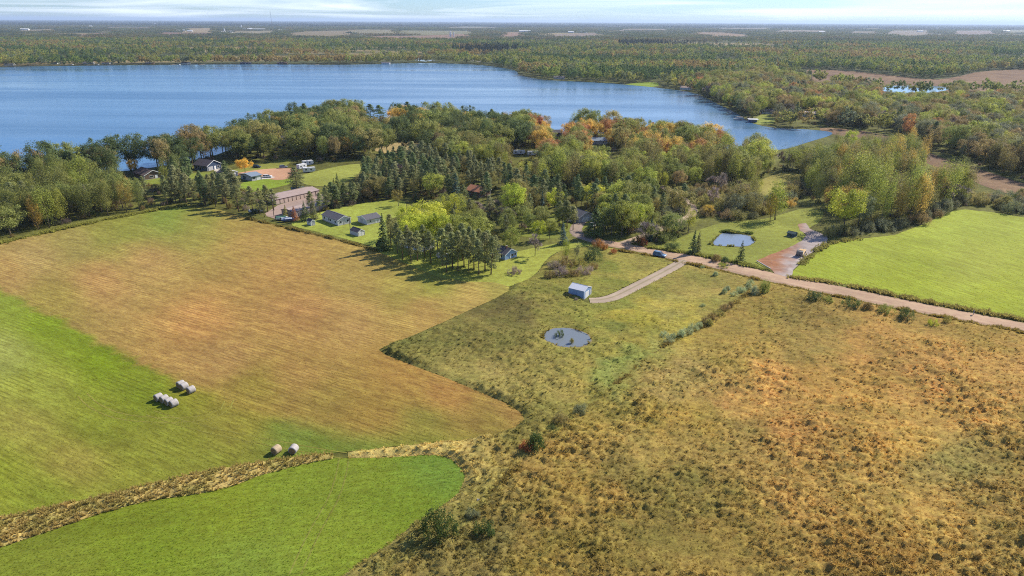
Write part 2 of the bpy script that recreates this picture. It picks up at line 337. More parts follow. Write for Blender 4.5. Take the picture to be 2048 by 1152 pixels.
MEAD = [(800, 700, (112, 112, 50)), (900, 640, (122, 118, 54)), (1000, 640, (108, 94, 52)), (930, 720, (122, 114, 54)), (1000, 770, (145, 125, 68)), (1080, 745, (138, 122, 58)), (1000, 700, (116, 106, 48)), (1060, 600, (134, 130, 52)), (1100, 570, (138, 134, 50)),
        (1150, 540, (132, 132, 48)), (1220, 515, (165, 142, 64)), (1260, 530, (154, 148, 58)), (1210, 565, (122, 138, 40)), (1300, 505, (152, 138, 58)), (1200, 640, (122, 132, 48)), (1280, 640, (172, 152, 42)), (1320, 600, (154, 142, 68)), (1400, 600, (154, 138, 64)),
        (1450, 560, (154, 132, 64)), (1380, 650, (170, 152, 48)), (1240, 700, (154, 138, 48)), (1225, 765, (124, 146, 66)), (1255, 735, (128, 148, 64)), (1300, 705, (146, 150, 72)), (740, 908, (176, 148, 88)), (800, 902, (176, 148, 88)), (860, 899, (172, 146, 86)), (910, 900, (168, 142, 82)), (1160, 765, (154, 132, 58)), (1180, 805, (132, 122, 48)), (1100, 800, (138, 122, 58)), (1060, 870, (122, 112, 50)),
        (1500, 600, (156, 128, 54)), (1600, 650, (138, 118, 54)), (1700, 705, (170, 116, 54)), (1750, 680, (180, 128, 64)), (1850, 750, (186, 126, 66)), (1950, 680, (164, 128, 54)), (2048, 760, (170, 122, 60)), (1500, 765, (182, 130, 68)), (1400, 745, (152, 132, 76)), (1450, 810, (170, 122, 64)),
        (1560, 800, (188, 126, 64)), (1600, 720, (138, 118, 54)), (1650, 790, (170, 122, 54)), (1750, 800, (170, 128, 54)), (1600, 880, (172, 116, 58)), (1500, 900, (134, 112, 54)), (1300, 900, (132, 118, 54)), (1250, 960, (112, 105, 48)), (1400, 950, (118, 110, 48)), (1350, 845, (156, 128, 48)),
        (1200, 850, (154, 122, 50)), (1150, 960, (156, 116, 48)), (1200, 1010, (152, 116, 52)), (1120, 1020, (142, 112, 48)), (1300, 1060, (120, 106, 44)), (1450, 1050, (134, 108, 44)), (1600, 1000, (154, 116, 54)), (1700, 950, (172, 128, 64)), (1800, 900, (176, 132, 58)), (1900, 950, (124, 118, 58)),
        (2000, 1000, (144, 118, 54)), (1700, 1100, (144, 112, 48)), (1850, 1050, (154, 122, 54)), (2000, 1120, (142, 118, 54)), (1000, 1000, (124, 112, 54)), (1000, 1080, (92, 98, 50)), (900, 1130, (108, 106, 54)), (1000, 1140, (116, 106, 54)), (1100, 1120, (130, 112, 42)), (960, 930, (146, 124, 66)), (1030, 920, (146, 118, 56)),
        (1950, 850, (176, 130, 62)), (1550, 620, (150, 134, 52)), (1330, 560, (150, 130, 60)), (1480, 690, (146, 126, 50)), (1350, 780, (150, 132, 72))]

def jittered_cdt(name, poly, spacing, z, zfun=None):
    """triangulated sheet inside a ground outline, with interior points for colour"""
    poly = np.asarray(poly); x0, y0 = poly.min(0); x1, y1 = poly.max(0)
    gx, gy = np.meshgrid(np.arange(x0, x1, spacing), np.arange(y0, y1, spacing))
    gx = gx.ravel() + rng.uniform(-.3, .3, gx.size) * spacing; gy = gy.ravel() + rng.uniform(-.3, .3, gy.size) * spacing
    k = inpoly(gx, gy, poly); gx, gy = gx[k], gy[k]
    if len(gx): 
        k = polydist(gx, gy, poly) > spacing * .35; gx, gy = gx[k], gy[k]
    vs = [Vector(p) for p in poly] + [Vector(p) for p in zip(gx, gy)]
    n = len(poly)
    out = delaunay_2d_cdt(vs, [(i, (i + 1) % n) for i in range(n)], [], 0, 1e-4)
    V = np.array([v[:] for v in out[0]]); T = out[2]
    ctr = np.array([V[list(t)].mean(0) for t in T]); ok = inpoly(ctr[:, 0], ctr[:, 1], poly)
    F = [t for t, o in zip(T, ok) if o]
    zz = np.full(len(V), z) if zfun is None else zfun(V[:, 0], V[:, 1])
    V3 = np.column_stack([V, zz])
    me = pymesh(name, V3, F)
    bm = bmesh.new(); bm.from_mesh(me); bmesh.ops.recalc_face_normals(bm, faces=bm.faces)
    if sum(f.normal.z for f in bm.faces) < 0: bmesh.ops.reverse_faces(bm, faces=bm.faces)
    bm.to_mesh(me); bm.free()
    return me, V
def rough_edge(poly, amp, step, seed=1):
    """subdivide an outline and let it wander a little"""
    out = []
    n = len(poly)
    for i in range(n):
        a, b = np.array(poly[i]), np.array(poly[(i + 1) % n]); L = np.hypot(*(b - a)); m = max(1, int(L / step))
        for k in range(m): out.append(a + (b - a) * k / m)
    out = np.array(out)
    ox = fbm(out[:, 0] / (step * 2.5), out[:, 1] / (step * 2.5), seed, 3) - .5; oy = fbm(out[:, 0] / (step * 2.5) + 50, out[:, 1] / (step * 2.5), seed + 9, 3) - .5
    return out + np.column_stack([ox, oy]) * 2 * amp
def sheet(name, poly, z, mat, colour, spacing, label, cat):
    me, V = jittered_cdt(name, poly, spacing, z)
    if callable(colour): col = colour(V[:, 0], V[:, 1])
    else:
        n = fbm(V[:, 0] / 18, V[:, 1] / 18, 5)[:, None]
        col = lin(colour) * (.8 + .4 * n)
    set_tint(me, np.asarray(col) * ALB)
    return struct(mobj(name, me, None, mat), label, cat)

# base ground: polar sheet to the horizon
rad = np.concatenate([[0.0], np.geomspace(30, 70000, 130)]); na = 300
ang = np.linspace(0, 2 * math.pi, na, endpoint=False)
gv = [(0, 0, 0)] + [(r * math.cos(a), r * math.sin(a), 0) for r in rad[1:] for a in ang]
gf = [(0, 1 + j, 1 + (j + 1) % na) for j in range(na)]
for i in range(len(rad) - 2):
    b0 = 1 + i * na; b1 = b0 + na
    gf += [(b0 + j, b1 + j, b1 + (j + 1) % na, b0 + (j + 1) % na) for j in range(na)]
gm = pymesh('ground', gv, gf)
ga = np.array(gv); gr = np.hypot(ga[:, 0], ga[:, 1])
n1 = fbm(ga[:, 0] / 60, ga[:, 1] / 60, 3)[:, None]
nf = fbm(ga[:, 0] / 900, ga[:, 1] / 900, 8)[:, None]
near_c = lin((112, 112, 54)) * (.75 + .5 * n1)
op = (gr[:, None] > 1650) * np.clip((fbm(ga[:, 0] / 420, ga[:, 1] / 200, 95, 3)[:, None] - .56) * 12, 0, 1); far_c = lin((84, 88, 54)) * (.6 + .8 * nf) * (1 - op) + lin((158, 140, 98)) * op
t = np.clip((gr - 500) / 900, 0, 1)[:, None]
set_tint(gm, (near_c * (1 - t) + far_c * t) * ALB)
struct(mobj('ground', gm, None, M['ground']), 'flat green and brown countryside reaching to the horizon', 'ground')

def lakemesh():
    me, V = jittered_cdt('lake', LAKE, 120, .06); return me
struct(mobj('lake', lakemesh(), None, M['lake']), 'large blue wind rippled lake behind the wooded shore', 'lake')
def hay_col(X, Y):
    px, py = to_px(X, Y)
    wx = px + 30 * (fbm(X / 14, Y / 14, 21) - .5); wy = py + 22 * (fbm(X / 14 + 9, Y / 14, 22) - .5)
    tan = lin(idw(wx, wy, HAY_TAN) * np.array([.99, 1.015, 1.10])); grn = lin(idw(wx, wy, HAY_GRN) * np.array([1.0, 1.0, 1.0]) + np.array([8, 0, 3]))
    lx = [-400, 0, 130, 270, 400, 500, 600, 700, 850, 1000, 1100]; ly = [420, 578, 648, 722, 780, 818, 852, 872, 878, 872, 865]
    side = py - np.interp(px, lx, ly) + 16 * (fbm(X / 7, Y / 7, 31) - .5) + 8 * (vnoise(X / 2.2, Y / 2.2, 33) - .5)
    m = np.clip(side / np.interp(px, [0, 300, 600, 1000], [5, 8, 40, 30]) + .5, 0, 1)[:, None]
    return tan * (1 - m) + grn * m
sheet('hay_field', rough_edge(PP(HAY_PX), .35, 3.0), .08, M['hay'], hay_col, 2.2, 'mown hay field turning from green to tan with faint swath lines', 'field')
def front_col(X, Y):
    px, py = to_px(X, Y)
    return np.array([1.04, 1.22, 1.0]) * lin(idw(px + 40 * (fbm(X / 9, Y / 9, 4) - .5), py, [(300, 1100, (122, 128, 40)), (600, 1000, (128, 133, 46)), (700, 950, (126, 130, 46)), (880, 940, (112, 126, 50)), (100, 1130, (126, 126, 46)), (800, 1020, (124, 132, 44)), (500, 1130, (124, 130, 50)), (450, 1010, (130, 132, 42)), (250, 1040, (124, 126, 40)), (700, 1060, (132, 136, 48))]))
sheet('green_field', rough_edge(PP(FRONT_PX), .25, 2.5), .08, M['green'], front_col, 2.0, 'bright green mown field below the strip of tall dry grass', 'field')
def rf_col(X, Y):
    px, py = to_px(X, Y)
    return np.array([.94, 1.03, .9]) * lin(idw(px, py, [(1650, 520, (162, 166, 58)), (1750, 500, (168, 170, 68)), (1900, 440, (172, 176, 74)), (2000, 450, (170, 172, 72)), (1800, 560, (160, 163, 54)), (2000, 600, (164, 166, 56)), (1960, 520, (170, 168, 72)), (2100, 540, (168, 167, 66))]))
sheet('crop_field', rough_edge(PP(RFIELD_PX), .3, 4.0), .08, M['rfield'], rf_col, 5, 'vivid yellow green crop field across the road from the meadow', 'field')

def ribbon(name, left, right, z, colour, label, cat, step=3.0, mat='gravel', crown=.05, tracks=False):
    """road surface between two edges, with a low crown and a shoulder that dips into the ground"""
    A = np.array(chaikin(left, 2, False)); B = np.array(chaikin(right, 2, False))
    def resample(Q, n):
        d = np.concatenate([[0], np.cumsum(np.hypot(*np.diff(Q, axis=0).T))]); s = np.linspace(0, d[-1], n)
        return np.column_stack([np.interp(s, d, Q[:, 0]), np.interp(s, d, Q[:, 1])])
    n = max(8, int(np.hypot(*np.diff(A, axis=0).T).sum() / step)); A = resample(A, n); B = resample(B, n)
    V = []; col = []; K = 9
    for i in range(n):
        for k in range(K):
            t = -.06 + 1.12 * k / (K - 1)
            p = A[i] + (B[i] - A[i]) * t
            wob = .15 * (vnoise(np.array([p[0] / 2]), np.array([p[1] / 2]), 3)[0] - .5) if k in (0, K - 1) else 0
            V.append((p[0] + wob, p[1] + wob, z + crown * (1 - (2 * t - 1) ** 2) if 0 < k < K - 1 else -.05))
            c = lin(colour) * (.9 + .2 * vnoise(np.array([p[0] / 6]), np.array([p[1] / 6]), 6)[0])
            if tracks:
                if k == 4: c = c * .5 + lin((125, 122, 62)) * .5
            elif k in (2, 3, 5, 6): c = c * (1.06 if k in (2, 6) else .95)
            elif k in (1, 7): c = c * .86
            col.append(c)
    F = [(i * K + k, i * K + k + 1, (i + 1) * K + k + 1, (i + 1) * K + k) for i in range(n - 1) for k in range(K - 1)]
    me = pymesh(name, V, F, True); bm = bmesh.new(); bm.from_mesh(me)
    bmesh.ops.recalc_face_normals(bm, faces=bm.faces)
    if sum(f.normal.z for f in bm.faces) < 0: bmesh.ops.reverse_faces(bm, faces=bm.faces)
    bm.to_mesh(me); bm.free()
    set_tint(me, np.array(col) * ALB)
    return struct(mobj(name, me, None, M[mat]), label, cat)
def centre_ribbon(name, pts, w, z, colour, label, cat, **kw):
    g = np.array(chaikin(PP(pts), 2, False)); d = np.gradient(g, axis=0); d /= np.hypot(*d.T)[:, None]; nrm = np.column_stack([-d[:, 1], d[:, 0]])
    return ribbon(name, g + nrm * w / 2, g - nrm * w / 2, z, colour, label, cat, **kw)
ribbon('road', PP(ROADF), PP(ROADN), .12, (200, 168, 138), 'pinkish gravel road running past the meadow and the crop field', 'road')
centre_ribbon('driveway', [(1179, 601), (1200, 601), (1225, 596), (1250, 584), (1285, 566), (1325, 546), (1352, 531), (1372, 519)], 4.4, .10, (190, 170, 148), 'straight gravel driveway leading from the road to the white metal shed', 'driveway', tracks=True)
centre_ribbon('lane', [(1236, 490), (1258, 483), (1280, 475), (1312, 462), (1342, 448), (1374, 437), (1388, 425), (1383, 410), (1366, 396), (1345, 383), (1320, 372)], 4.2, .09, (196, 172, 146), 'winding sandy lane climbing into the scrub', 'lane')
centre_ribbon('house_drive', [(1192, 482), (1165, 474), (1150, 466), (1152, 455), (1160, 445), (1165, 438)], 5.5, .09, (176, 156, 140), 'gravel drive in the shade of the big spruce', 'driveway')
for tp, tc_, tl in (([(165, 790), (185, 812), (240, 836), (330, 842), (410, 838), (452, 822), (458, 802)], (150, 144, 66), 'pale tyre track looping past the row of bales'), ([(300, 826), (360, 846), (440, 866), (540, 886), (650, 906), (690, 912)], (142, 138, 62), 'pale tyre track leading to the gap in the grass strip'),
                  ([(688, 915), (684, 945), (668, 1000), (630, 1060), (590, 1150)], (138, 140, 62), 'pale tyre track crossing the green field')):
    g_ = np.array(chaikin(PP(tp), 2, False)); d_ = np.gradient(g_, axis=0); d_ /= np.hypot(*d_.T)[:, None]; n_ = np.column_stack([-d_[:, 1], d_[:, 0]])
    for o_ in (-.95, .95): ribbon('tyre_track', g_ + n_ * (o_ + .17), g_ + n_ * (o_ - .17), .085, tc_, tl, 'track', mat='green', crown=.004)
YARD_PX = [(1512, 521), (1535, 512), (1560, 503), (1585, 492), (1604, 481), (1612, 470), (1600, 461), (1597, 448), (1612, 446), (1620, 458), (1640, 466), (1656, 474), (1652, 486), (1630, 500), (1604, 522), (1588, 540), (1578, 557), (1553, 553), (1545, 540)]
def yard_col(X, Y):
    px, py = to_px(X, Y); f = np.clip((px - 1555 + (py - 510) * .6) / 40 + 1.2 * (fbm(X / 4, Y / 4, 6) - .5), 0, 1)[:, None]
    k = (.8 + .4 * vnoise(X / 1.5, Y / 1.5, 2))[:, None]
    return (lin((168, 120, 88)) * (1 - f) + lin((186, 172, 164)) * f) * k
sheet('dirt_yard', rough_edge(PP(YARD_PX), .5, 1.5), .09, M['gravel'], yard_col, 1.1, 'churned red dirt and grey gravel yard beside the crop field', 'yard')

LAWNS = [('lawn', [(575, 449), (600, 438), (640, 425), (690, 414), (740, 404), (800, 398), (815, 410), (800, 430), (770, 445), (775, 470), (760, 498), (725, 487), (680, 475), (620, 461)], (160, 168, 72), 'bright lawn round the white ranch house and its sheds'),
         ('lawn', [(745, 495), (765, 470), (800, 462), (870, 470), (960, 480), (1005, 505), (1040, 503), (1085, 492), (1130, 484), (1178, 487), (1190, 492), (1120, 500), (1092, 520), (1078, 540), (1060, 556), (1024, 574), (990, 571), (930, 569), (880, 562), (830, 543), (780, 520)], (162, 166, 72), 'lawn under the pine grove and beside the blue house'),
         ('lawn', [(470, 378), (490, 362), (525, 358), (575, 356), (590, 364), (560, 374), (530, 380), (490, 386)], (140, 158, 54), 'small green lawn below the grey roofed garage'),
         ('lawn', [(440, 346), (470, 338), (520, 330), (560, 320), (590, 318), (560, 340), (520, 344), (470, 350)], (142, 144, 66), 'grass strip behind the yellow willow by the lakeside yard'),
         ('lawn', [(600, 352), (640, 340), (690, 330), (725, 327), (722, 345), (700, 362), (660, 372), (620, 372), (595, 362)], (160, 164, 76), 'pale mown clearing beside the white campers'),
         ('lawn', [(740, 300), (780, 288), (820, 280), (872, 276), (885, 290), (840, 303), (780, 308)], (186, 164, 112), 'dry tan clearing among the lakeside trees'),
         ('lawn', [(1300, 497), (1330, 487), (1370, 470), (1410, 455), (1450, 445), (1520, 440), (1560, 430), (1610, 415), (1650, 420), (1640, 445), (1620, 455), (1606, 465), (1614, 474), (1600, 486), (1560, 504), (1512, 522), (1545, 545), (1440, 521), (1370, 508)], (146, 150, 66), 'mown grass round the square pond'),
         ('lawn', [(1500, 385), (1520, 360), (1560, 345), (1600, 345), (1600, 375), (1560, 390), (1520, 395)], (168, 158, 84), 'sunlit grassy clearing in the scrub'),
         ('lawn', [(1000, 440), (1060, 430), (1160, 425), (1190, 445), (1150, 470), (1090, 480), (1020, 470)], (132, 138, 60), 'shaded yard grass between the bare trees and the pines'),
         ('lawn', [(1505, 247), (1510, 236), (1530, 226), (1560, 228), (1560, 240), (1540, 250)], (150, 158, 76), 'small lawn behind the boathouse at the lake arm'),
         ('lawn', [(1240, 172), (1265, 166), (1310, 164), (1322, 170), (1300, 175)], (140, 160, 60), 'green lakeside lawn on the far shore of the arm'),
         ('lawn', [(260, 362), (300, 355), (360, 350), (400, 345), (430, 345), (400, 355), (340, 365), (280, 372)], (140, 150, 62), 'narrow lawn by the brown roofed lake house')]
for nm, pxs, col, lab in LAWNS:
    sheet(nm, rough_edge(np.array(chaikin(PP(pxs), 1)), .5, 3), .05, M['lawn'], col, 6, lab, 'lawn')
sheet('dirt_drive', rough_edge(np.array(chaikin(PP([(470, 347), (500, 342), (530, 338), (575, 336), (600, 340), (580, 352), (575, 359), (548, 361), (520, 352), (480, 352)]), 1)), .3, 3), .085, M['gravel'], (206, 160, 126), 5, 'salmon coloured dirt drive behind the grey roofed garage', 'driveway')
sheet('gravel_apron', rough_edge(np.array(chaikin(PP([(525, 430), (545, 418), (560, 408), (640, 388), (690, 384), (720, 390), (640, 402), (600, 418), (610, 432), (560, 440)]), 1)), .3, 3), .07, M['gravel'], (184, 160, 146), 5, 'gravel apron between the two storage buildings', 'driveway')
sheet('concrete_pad', PP([(432, 336), (441, 334.5), (454, 340), (440, 345.5), (428, 342)]), .09, M['gravel'], (216, 204, 188), 4, 'pale concrete parking pad by the navy house', 'driveway')
sheet('concrete_pad', PP([(521, 356), (527, 352.5), (552, 354), (540, 357.5), (523, 359)]), .10, M['gravel'], (214, 210, 202), 4, 'pale concrete pad under the white car', 'driveway')
MARSH1 = np.array(chaikin(PP([(1520, 150), (1560, 141), (1640, 139), (1700, 142), (1780, 150), (1860, 160), (1905, 156), (1960, 142), (2060, 138), (2300, 140), (2300, 190), (2060, 187), (1960, 184), (1850, 190), (1760, 186), (1700, 172), (1600, 160)]), 1))
MARSH2 = np.array(chaikin(PP([(1640, 254), (1700, 259), (1770, 268), (1800, 282), (1850, 302), (1900, 322), (1960, 338), (2060, 372), (2200, 400), (2200, 415), (2060, 398), (1980, 378), (1920, 350), (1860, 330), (1800, 302), (1740, 280), (1670, 270), (1640, 262)]), 1))
def marsh_col(X, Y):
    n = fbm(X / 30, Y / 30, 12)[:, None]
    return lin((112, 88, 70)) * (1 - n) + lin((160, 130, 98)) * n
sheet('marsh', MARSH1, .05, M['marsh'], marsh_col, 25, 'broad brown reed marsh beyond the wooded bank', 'marsh')
sheet('marsh', MARSH2, .05, M['marsh'], marsh_col, 7, 'brown marsh channel winding behind the poplar grove', 'marsh')
for nm, poly, lab in (('pond', POND1, 'small square blue pond in mown grass beside the road'), ('pond', POND2, 'round grey pond with two grass islets in the meadow'), ('pond', np.array(chaikin(MARSHPOND, 2)), 'bright narrow pool in the reed marsh')):
    me, V = jittered_cdt(nm, poly, 8, .10)
    struct(mobj(nm, me, None, M['pond_grey' if 'round' in lab else 'pond']), lab, 'pond')
struct(mobj('pond', jittered_cdt('pond', PP([(830, 121), (840, 112.5), (868, 112.5), (870, 121.5), (850, 123)]), 30, .1)[0], None, M['pond']), 'small inlet of water beyond the far shore', 'pond')
FARF = [([(362, 66), (375, 57.5), (420, 56), (432, 62), (425, 67)], (196, 172, 128), 'tan far field beside white barns'),
        ([(300, 71), (330, 65), (430, 66), (440, 71)], (176, 140, 118), 'reddish far field below white barns'),
        ([(560, 72), (590, 65), (640, 62), (700, 62), (705, 66), (690, 76), (620, 76)], (180, 160, 120), 'pale far field left of the silo farm'),
        ([(690, 74), (770, 72), (830, 72), (945, 67.5), (946, 75), (900, 80), (830, 82), (760, 78)], (188, 152, 124), 'reddish tan ploughed field in front of the twin silos'),
        ([(795, 70), (800, 61), (940, 62), (945, 67.5), (830, 71.5)], (166, 160, 116), 'pale green field behind the twin silos'),
        ([(690, 65), (720, 59), (790, 60), (792, 70), (740, 71)], (178, 166, 122), 'straw coloured far field beyond the lake'),
        ([(1000, 73), (1003, 65), (1045, 65), (1050, 73)], (190, 154, 126), 'small reddish far field by a long white barn'),
        ([(1090, 75), (1110, 69), (1190, 66), (1200, 72), (1170, 77)], (182, 160, 138), 'narrow pale far field beyond the pine stand'),
        ([(1385, 70), (1395, 64.5), (1445, 65), (1505, 71), (1500, 77), (1440, 76)], (190, 160, 126), 'tan far field above the dark pine stand'),
        ([(1765, 70), (1780, 62), (1860, 61), (1866, 70), (1820, 75)], (178, 160, 134), 'hazy pale field near the far farmsteads'),
        ([(1900, 71), (1910, 61.5), (1990, 62), (1995, 71)], (180, 156, 138), 'hazy pinkish field right of the far farmsteads'),
        ([(2003, 68), (2010, 60.5), (2100, 60), (2100, 68)], (172, 166, 128), 'pale green hazy field at the far farmstead'),
        ([(1425, 131), (1435, 118), (1475, 119), (1475, 131)], (176, 146, 118), 'brown clearing in the woods beyond the lake arm'),
        ([(935, 122), (955, 113), (985, 112), (985, 117), (960, 124)], (186, 178, 160), 'pale gravel causeway beyond the far shore'),
        ([(20, 66), (40, 60), (110, 59), (120, 64)], (176, 160, 124), 'pale far field round a lone white barn'), ([(440, 69), (470, 63), (545, 62), (560, 67), (520, 71)], (184, 170, 132), 'pale far field under the large farmstead'), ([(1230, 63), (1250, 58), (1330, 58), (1340, 63)], (176, 158, 130), 'thin pale field near the horizon centre'),
        ([(1540, 66), (1560, 60), (1650, 61), (1660, 67)], (176, 158, 130), 'pale far field by white barns beyond the marsh'), ([(1690, 70), (1700, 63), (1755, 63), (1760, 70)], (170, 152, 122), 'brownish far field left of the hazy farmsteads'), ([(880, 58), (900, 54), (990, 54), (1000, 58)], (170, 160, 130), 'thin pale field near the horizon behind the silos'), ([(1420, 60), (1440, 56), (1530, 56), (1540, 60)], (170, 156, 132), 'thin hazy field near the horizon right of centre'), ([(200, 58), (220, 54), (300, 54), (310, 58)], (166, 150, 126), 'thin hazy field near the left horizon'),
        ([(120, 71), (200, 66), (225, 66), (220, 71)], (186, 150, 122), 'small tan clearing in the far woods')]
FARF_G = [PP(f[0]) for f in FARF]
for i, (pxs, col, lab) in enumerate(FARF):
    g = FARF_G[i]; sheet('far_field', g, .5, M['marsh'], tuple(v * .80 for v in col), 400, lab, 'field')

c0 = POND2.mean(0); sheet('mud_rim', rough_edge(c0 + (POND2 - c0) * 1.09, .25, .8), .07, M['gravel'], (150, 136, 108), 1.5, 'muddy rim of the round meadow pond', 'mud')
c0 = POND1.mean(0); sheet('mud_rim', rough_edge(c0 + (POND1 - c0) * 1.05, .35, 1.2), .07, M['gravel'], (132, 124, 84), 2, 'muddy rim of the square pond', 'mud')
# ------------------------------------------------------------------ rough meadow (displaced sheet)
MEADOW_PX = [(1018, 573), (1024, 570), (1060, 556), (1078, 540), (1092, 520), (1120, 501), (1186, 491), (1250, 500), (1310, 513), (1370, 526.5), (1440, 540.5), (1530, 563.5), (1580, 573.5), (1640, 586.5), (1700, 599.5), (1800, 620), (1900, 639.5), (2048, 666.5), (2400, 736),
             (2400, 1400), (560, 1400), (600, 1230), (690, 1146), (740, 1113), (790, 1078), (820, 1053), (860, 1028), (895, 1003), (916, 984), (928, 955), (923, 941), (904, 922), (880, 912), (830, 913), (760, 917), (694, 918), (694, 903), (780, 894), (860, 886), (930, 879), (990, 867), (1030, 855),
             (1047, 838), (1039, 825), (1010, 807), (960, 786), (900, 761), (830, 734), (770, 710), (757, 700), (775, 691), (820, 673), (880, 647), (940, 619), (990, 597), (1017, 582)]
BANK_PX = [(668, 907), (668, 919), (640, 923), (580, 937), (520, 953), (470, 973), (400, 989), (300, 1003), (200, 1029), (100, 1064), (0, 1097), (-100, 1119), (-300, 1180), (-300, 1100), (-200, 1079), (0, 1035), (100, 1014), (200, 992), (300, 967), (400, 944), (480, 929), (560, 917), (640, 907)]
DRIVE = np.array(chaikin(PP([(1179, 601), (1200, 601), (1225, 596), (1250, 584), (1285, 566), (1325, 546), (1352, 531), (1372, 519)]), 2, False))
SHED_C = PP([(1161, 590)])[0]
def mead_amp(X, Y):
    px, py = to_px(X, Y)
    a = .60 + 1.5 * (fbm(X / 15, Y / 15, 41) - .5)
    a = a * np.interp(py, [500, 620, 760, 1000, 1150], [.55, .85, 1.1, 1.4, 1.6]) * np.where((px > 1180) & (py < 690) & (px < 1520), .5, 1)
    return np.clip(a, .12, 2.1)
def worley(x, y, sd):
    """rounded tussock: distance to, and random height of, the nearest jittered centre"""
    ix = np.floor(x); iy = np.floor(y); best = np.full(x.shape, 9.0); hh = np.zeros(x.shape)
    for dx in (-1, 0, 1):
        for dy in (-1, 0, 1):
            cx = ix + dx; cy = iy + dy; d = np.hypot(x - cx - .15 - .7 * _h(cx, cy, sd), y - cy - .15 - .7 * _h(cx, cy, sd + 1)); k = d < best
            best = np.where(k, d, best); hh = np.where(k, _h(cx, cy, sd + 2), hh)
    return best, hh
def mead_h(X, Y, amp, d):
    c, s = math.cos(R(30)), math.sin(R(30)); x = X * c + Y * s; y = -X * s + Y * c
    wx = x + 1.8 * (fbm(X / 4, Y / 4, 51, 3) - .5); wy = y + 1.8 * (fbm(X / 4 + 40, Y / 4, 52, 3) - .5)
    d1, h1 = worley(wx / 2.6, wy / 1.5, 61); d2, h2 = worley(wx / 1.35, wy / .85, 64); n3 = vnoise(wx / .5, wy / .4, 63)
    dome = np.sqrt(np.clip(1 - (d1 / .8) ** 2, 0, 1)); dome2 = np.sqrt(np.clip(1 - (d2 / .8) ** 2, 0, 1))
    h = .08 + amp * (.95 * dome * (.15 + .85 * h1) + .55 * dome2 * (.2 + .8 * h2) + .20 * n3)
    e = np.clip(d / 2.0, 0, 1); return h * (e * e * (3 - 2 * e)) + .06
def mead_col(X, Y):
    px, py = to_px(X, Y)
    wx = px + 170 * (fbm(X / 11, Y / 11, 71, 5) - .5); wy = py + 120 * (fbm(X / 11 + 20, Y / 11, 72, 5) - .5)
    c0 = idw(wx, wy, MEAD, 3.0); sd_ = np.clip((py - np.interp(px, [700, 950, 1060, 1160, 1240, 1330, 1420, 1500, 1560], [1200, 1040, 905, 830, 765, 690, 648, 585, 560])) / 9 + .5 + 2 * (vnoise(X / 1.5, Y / 1.5, 12) - .5), 0, 1)[..., None]; c = c0 * .45 + (np.array([130, 120, 60]) * (1 - sd_) + np.array([154, 130, 66]) * sd_) * .55; c = c * (c0.mean(-1) / c.mean(-1))[..., None] ** .9; c = lin(c * np.array([.98, 1.02, 1.02]))
    g = fbm(X / 3.2, Y / 3.2, 77, 3)[..., None]
    g2 = vnoise(X / .9, Y / .9, 78)[..., None]
    tanc, grnc = np.array([1.74, 1.55, 1.75]), np.array([1.18, 1.20, 1.25])
    big = fbm(X / 13, Y / 13, 79, 3)[..., None]
    k = np.clip((g - .5) * 1.1 + (big - .5) * 1.2 + .5, 0, 1)
    return c * (grnc * (1 - k) + tanc * k) * (.9 + .2 * g2) * np.interp(py, [560, 800, 1000], [.80, .95, 1.05])[..., None]
def bank_col(X, Y):
    n = fbm(X / 2.5, Y / 2.5, 81, 3)[..., None]; k = np.clip((n - .5) * 1.6 + .5, 0, 1)
    return (lin((148, 136, 74)) * (1 - k) + lin((178, 154, 92)) * k) * 1.55
def rough_grass(name, poly, u0, u1, y0, y1, st, colf, ampf, label, cat):
    u = np.arange(u0, u1, st); ly = np.arange(math.log(y0), math.log(y1), st)
    U, LY = np.meshgrid(u, ly); Y = np.exp(LY); X = U * Y
    X = X + rng.uniform(-.3, .3, X.shape) * st * Y; Y = Y + rng.uniform(-.3, .3, X.shape) * st * Y
    ok = inpoly(X, Y, poly); d = polydist(X, Y, poly)
    dd = polydist(X, Y, DRIVE, False); dp = polydist(X, Y, POND2); ip = inpoly(X, Y, POND2); ds = np.hypot(X - SHED_C[0], Y - SHED_C[1])
    ok &= (dd > 2.0) & ~ip & (ds > 1.0)
    d = np.minimum(np.minimum(d, (dd - 2.0)), np.minimum(dp * .8, ds - 1.0)); d = np.clip(d, 0, None)
    amp = ampf(X, Y); Z = mead_h(X, Y, amp, d)
    cell = ok[:-1, :-1] & ok[1:, :-1] & ok[:-1, 1:] & ok[1:, 1:]
    idx = np.arange(X.size).reshape(X.shape)
    F = np.stack([idx[:-1, :-1][cell], idx[:-1, 1:][cell], idx[1:, 1:][cell], idx[1:, :-1][cell]], 1)
    used = np.unique(F); remap = np.full(X.size, -1); remap[used] = np.arange(len(used)); F = remap[F]
    V = np.column_stack([X.ravel(), Y.ravel(), Z.ravel()])[used]
    me = bpy.data.meshes.new(name); me.vertices.add(len(V)); me.vertices.foreach_set('co', V.astype(np.float32).ravel())
    me.loops.add(F.size); me.loops.foreach_set('vertex_index', F.astype(np.int32).ravel())
    me.polygons.add(len(F)); me.polygons.foreach_set('loop_start', np.arange(0, F.size, 4, dtype=np.int32))
    me.polygons.foreach_set('use_smooth', np.ones(len(F), bool)); me.update(calc_edges=True)
    set_tint(me, colf(V[:, 0], V[:, 1]) * ALB)
    return struct(mobj(name, me, None, M['meadow']), label, cat)
MEADOW = PP(MEADOW_PX); BANK = PP(BANK_PX)
rough_grass('meadow', MEADOW, -.62, 1.12, 74, 290, .0029, mead_col, mead_amp, 'rough tussocky meadow of tan and olive grass', 'meadow')
rough_grass('grass_bank', BANK, -1.3, -.15, 80, 150, .003, bank_col, lambda X, Y: np.full(X.shape, .48), 'strip of tall dry grass between the two mown fields', 'meadow')

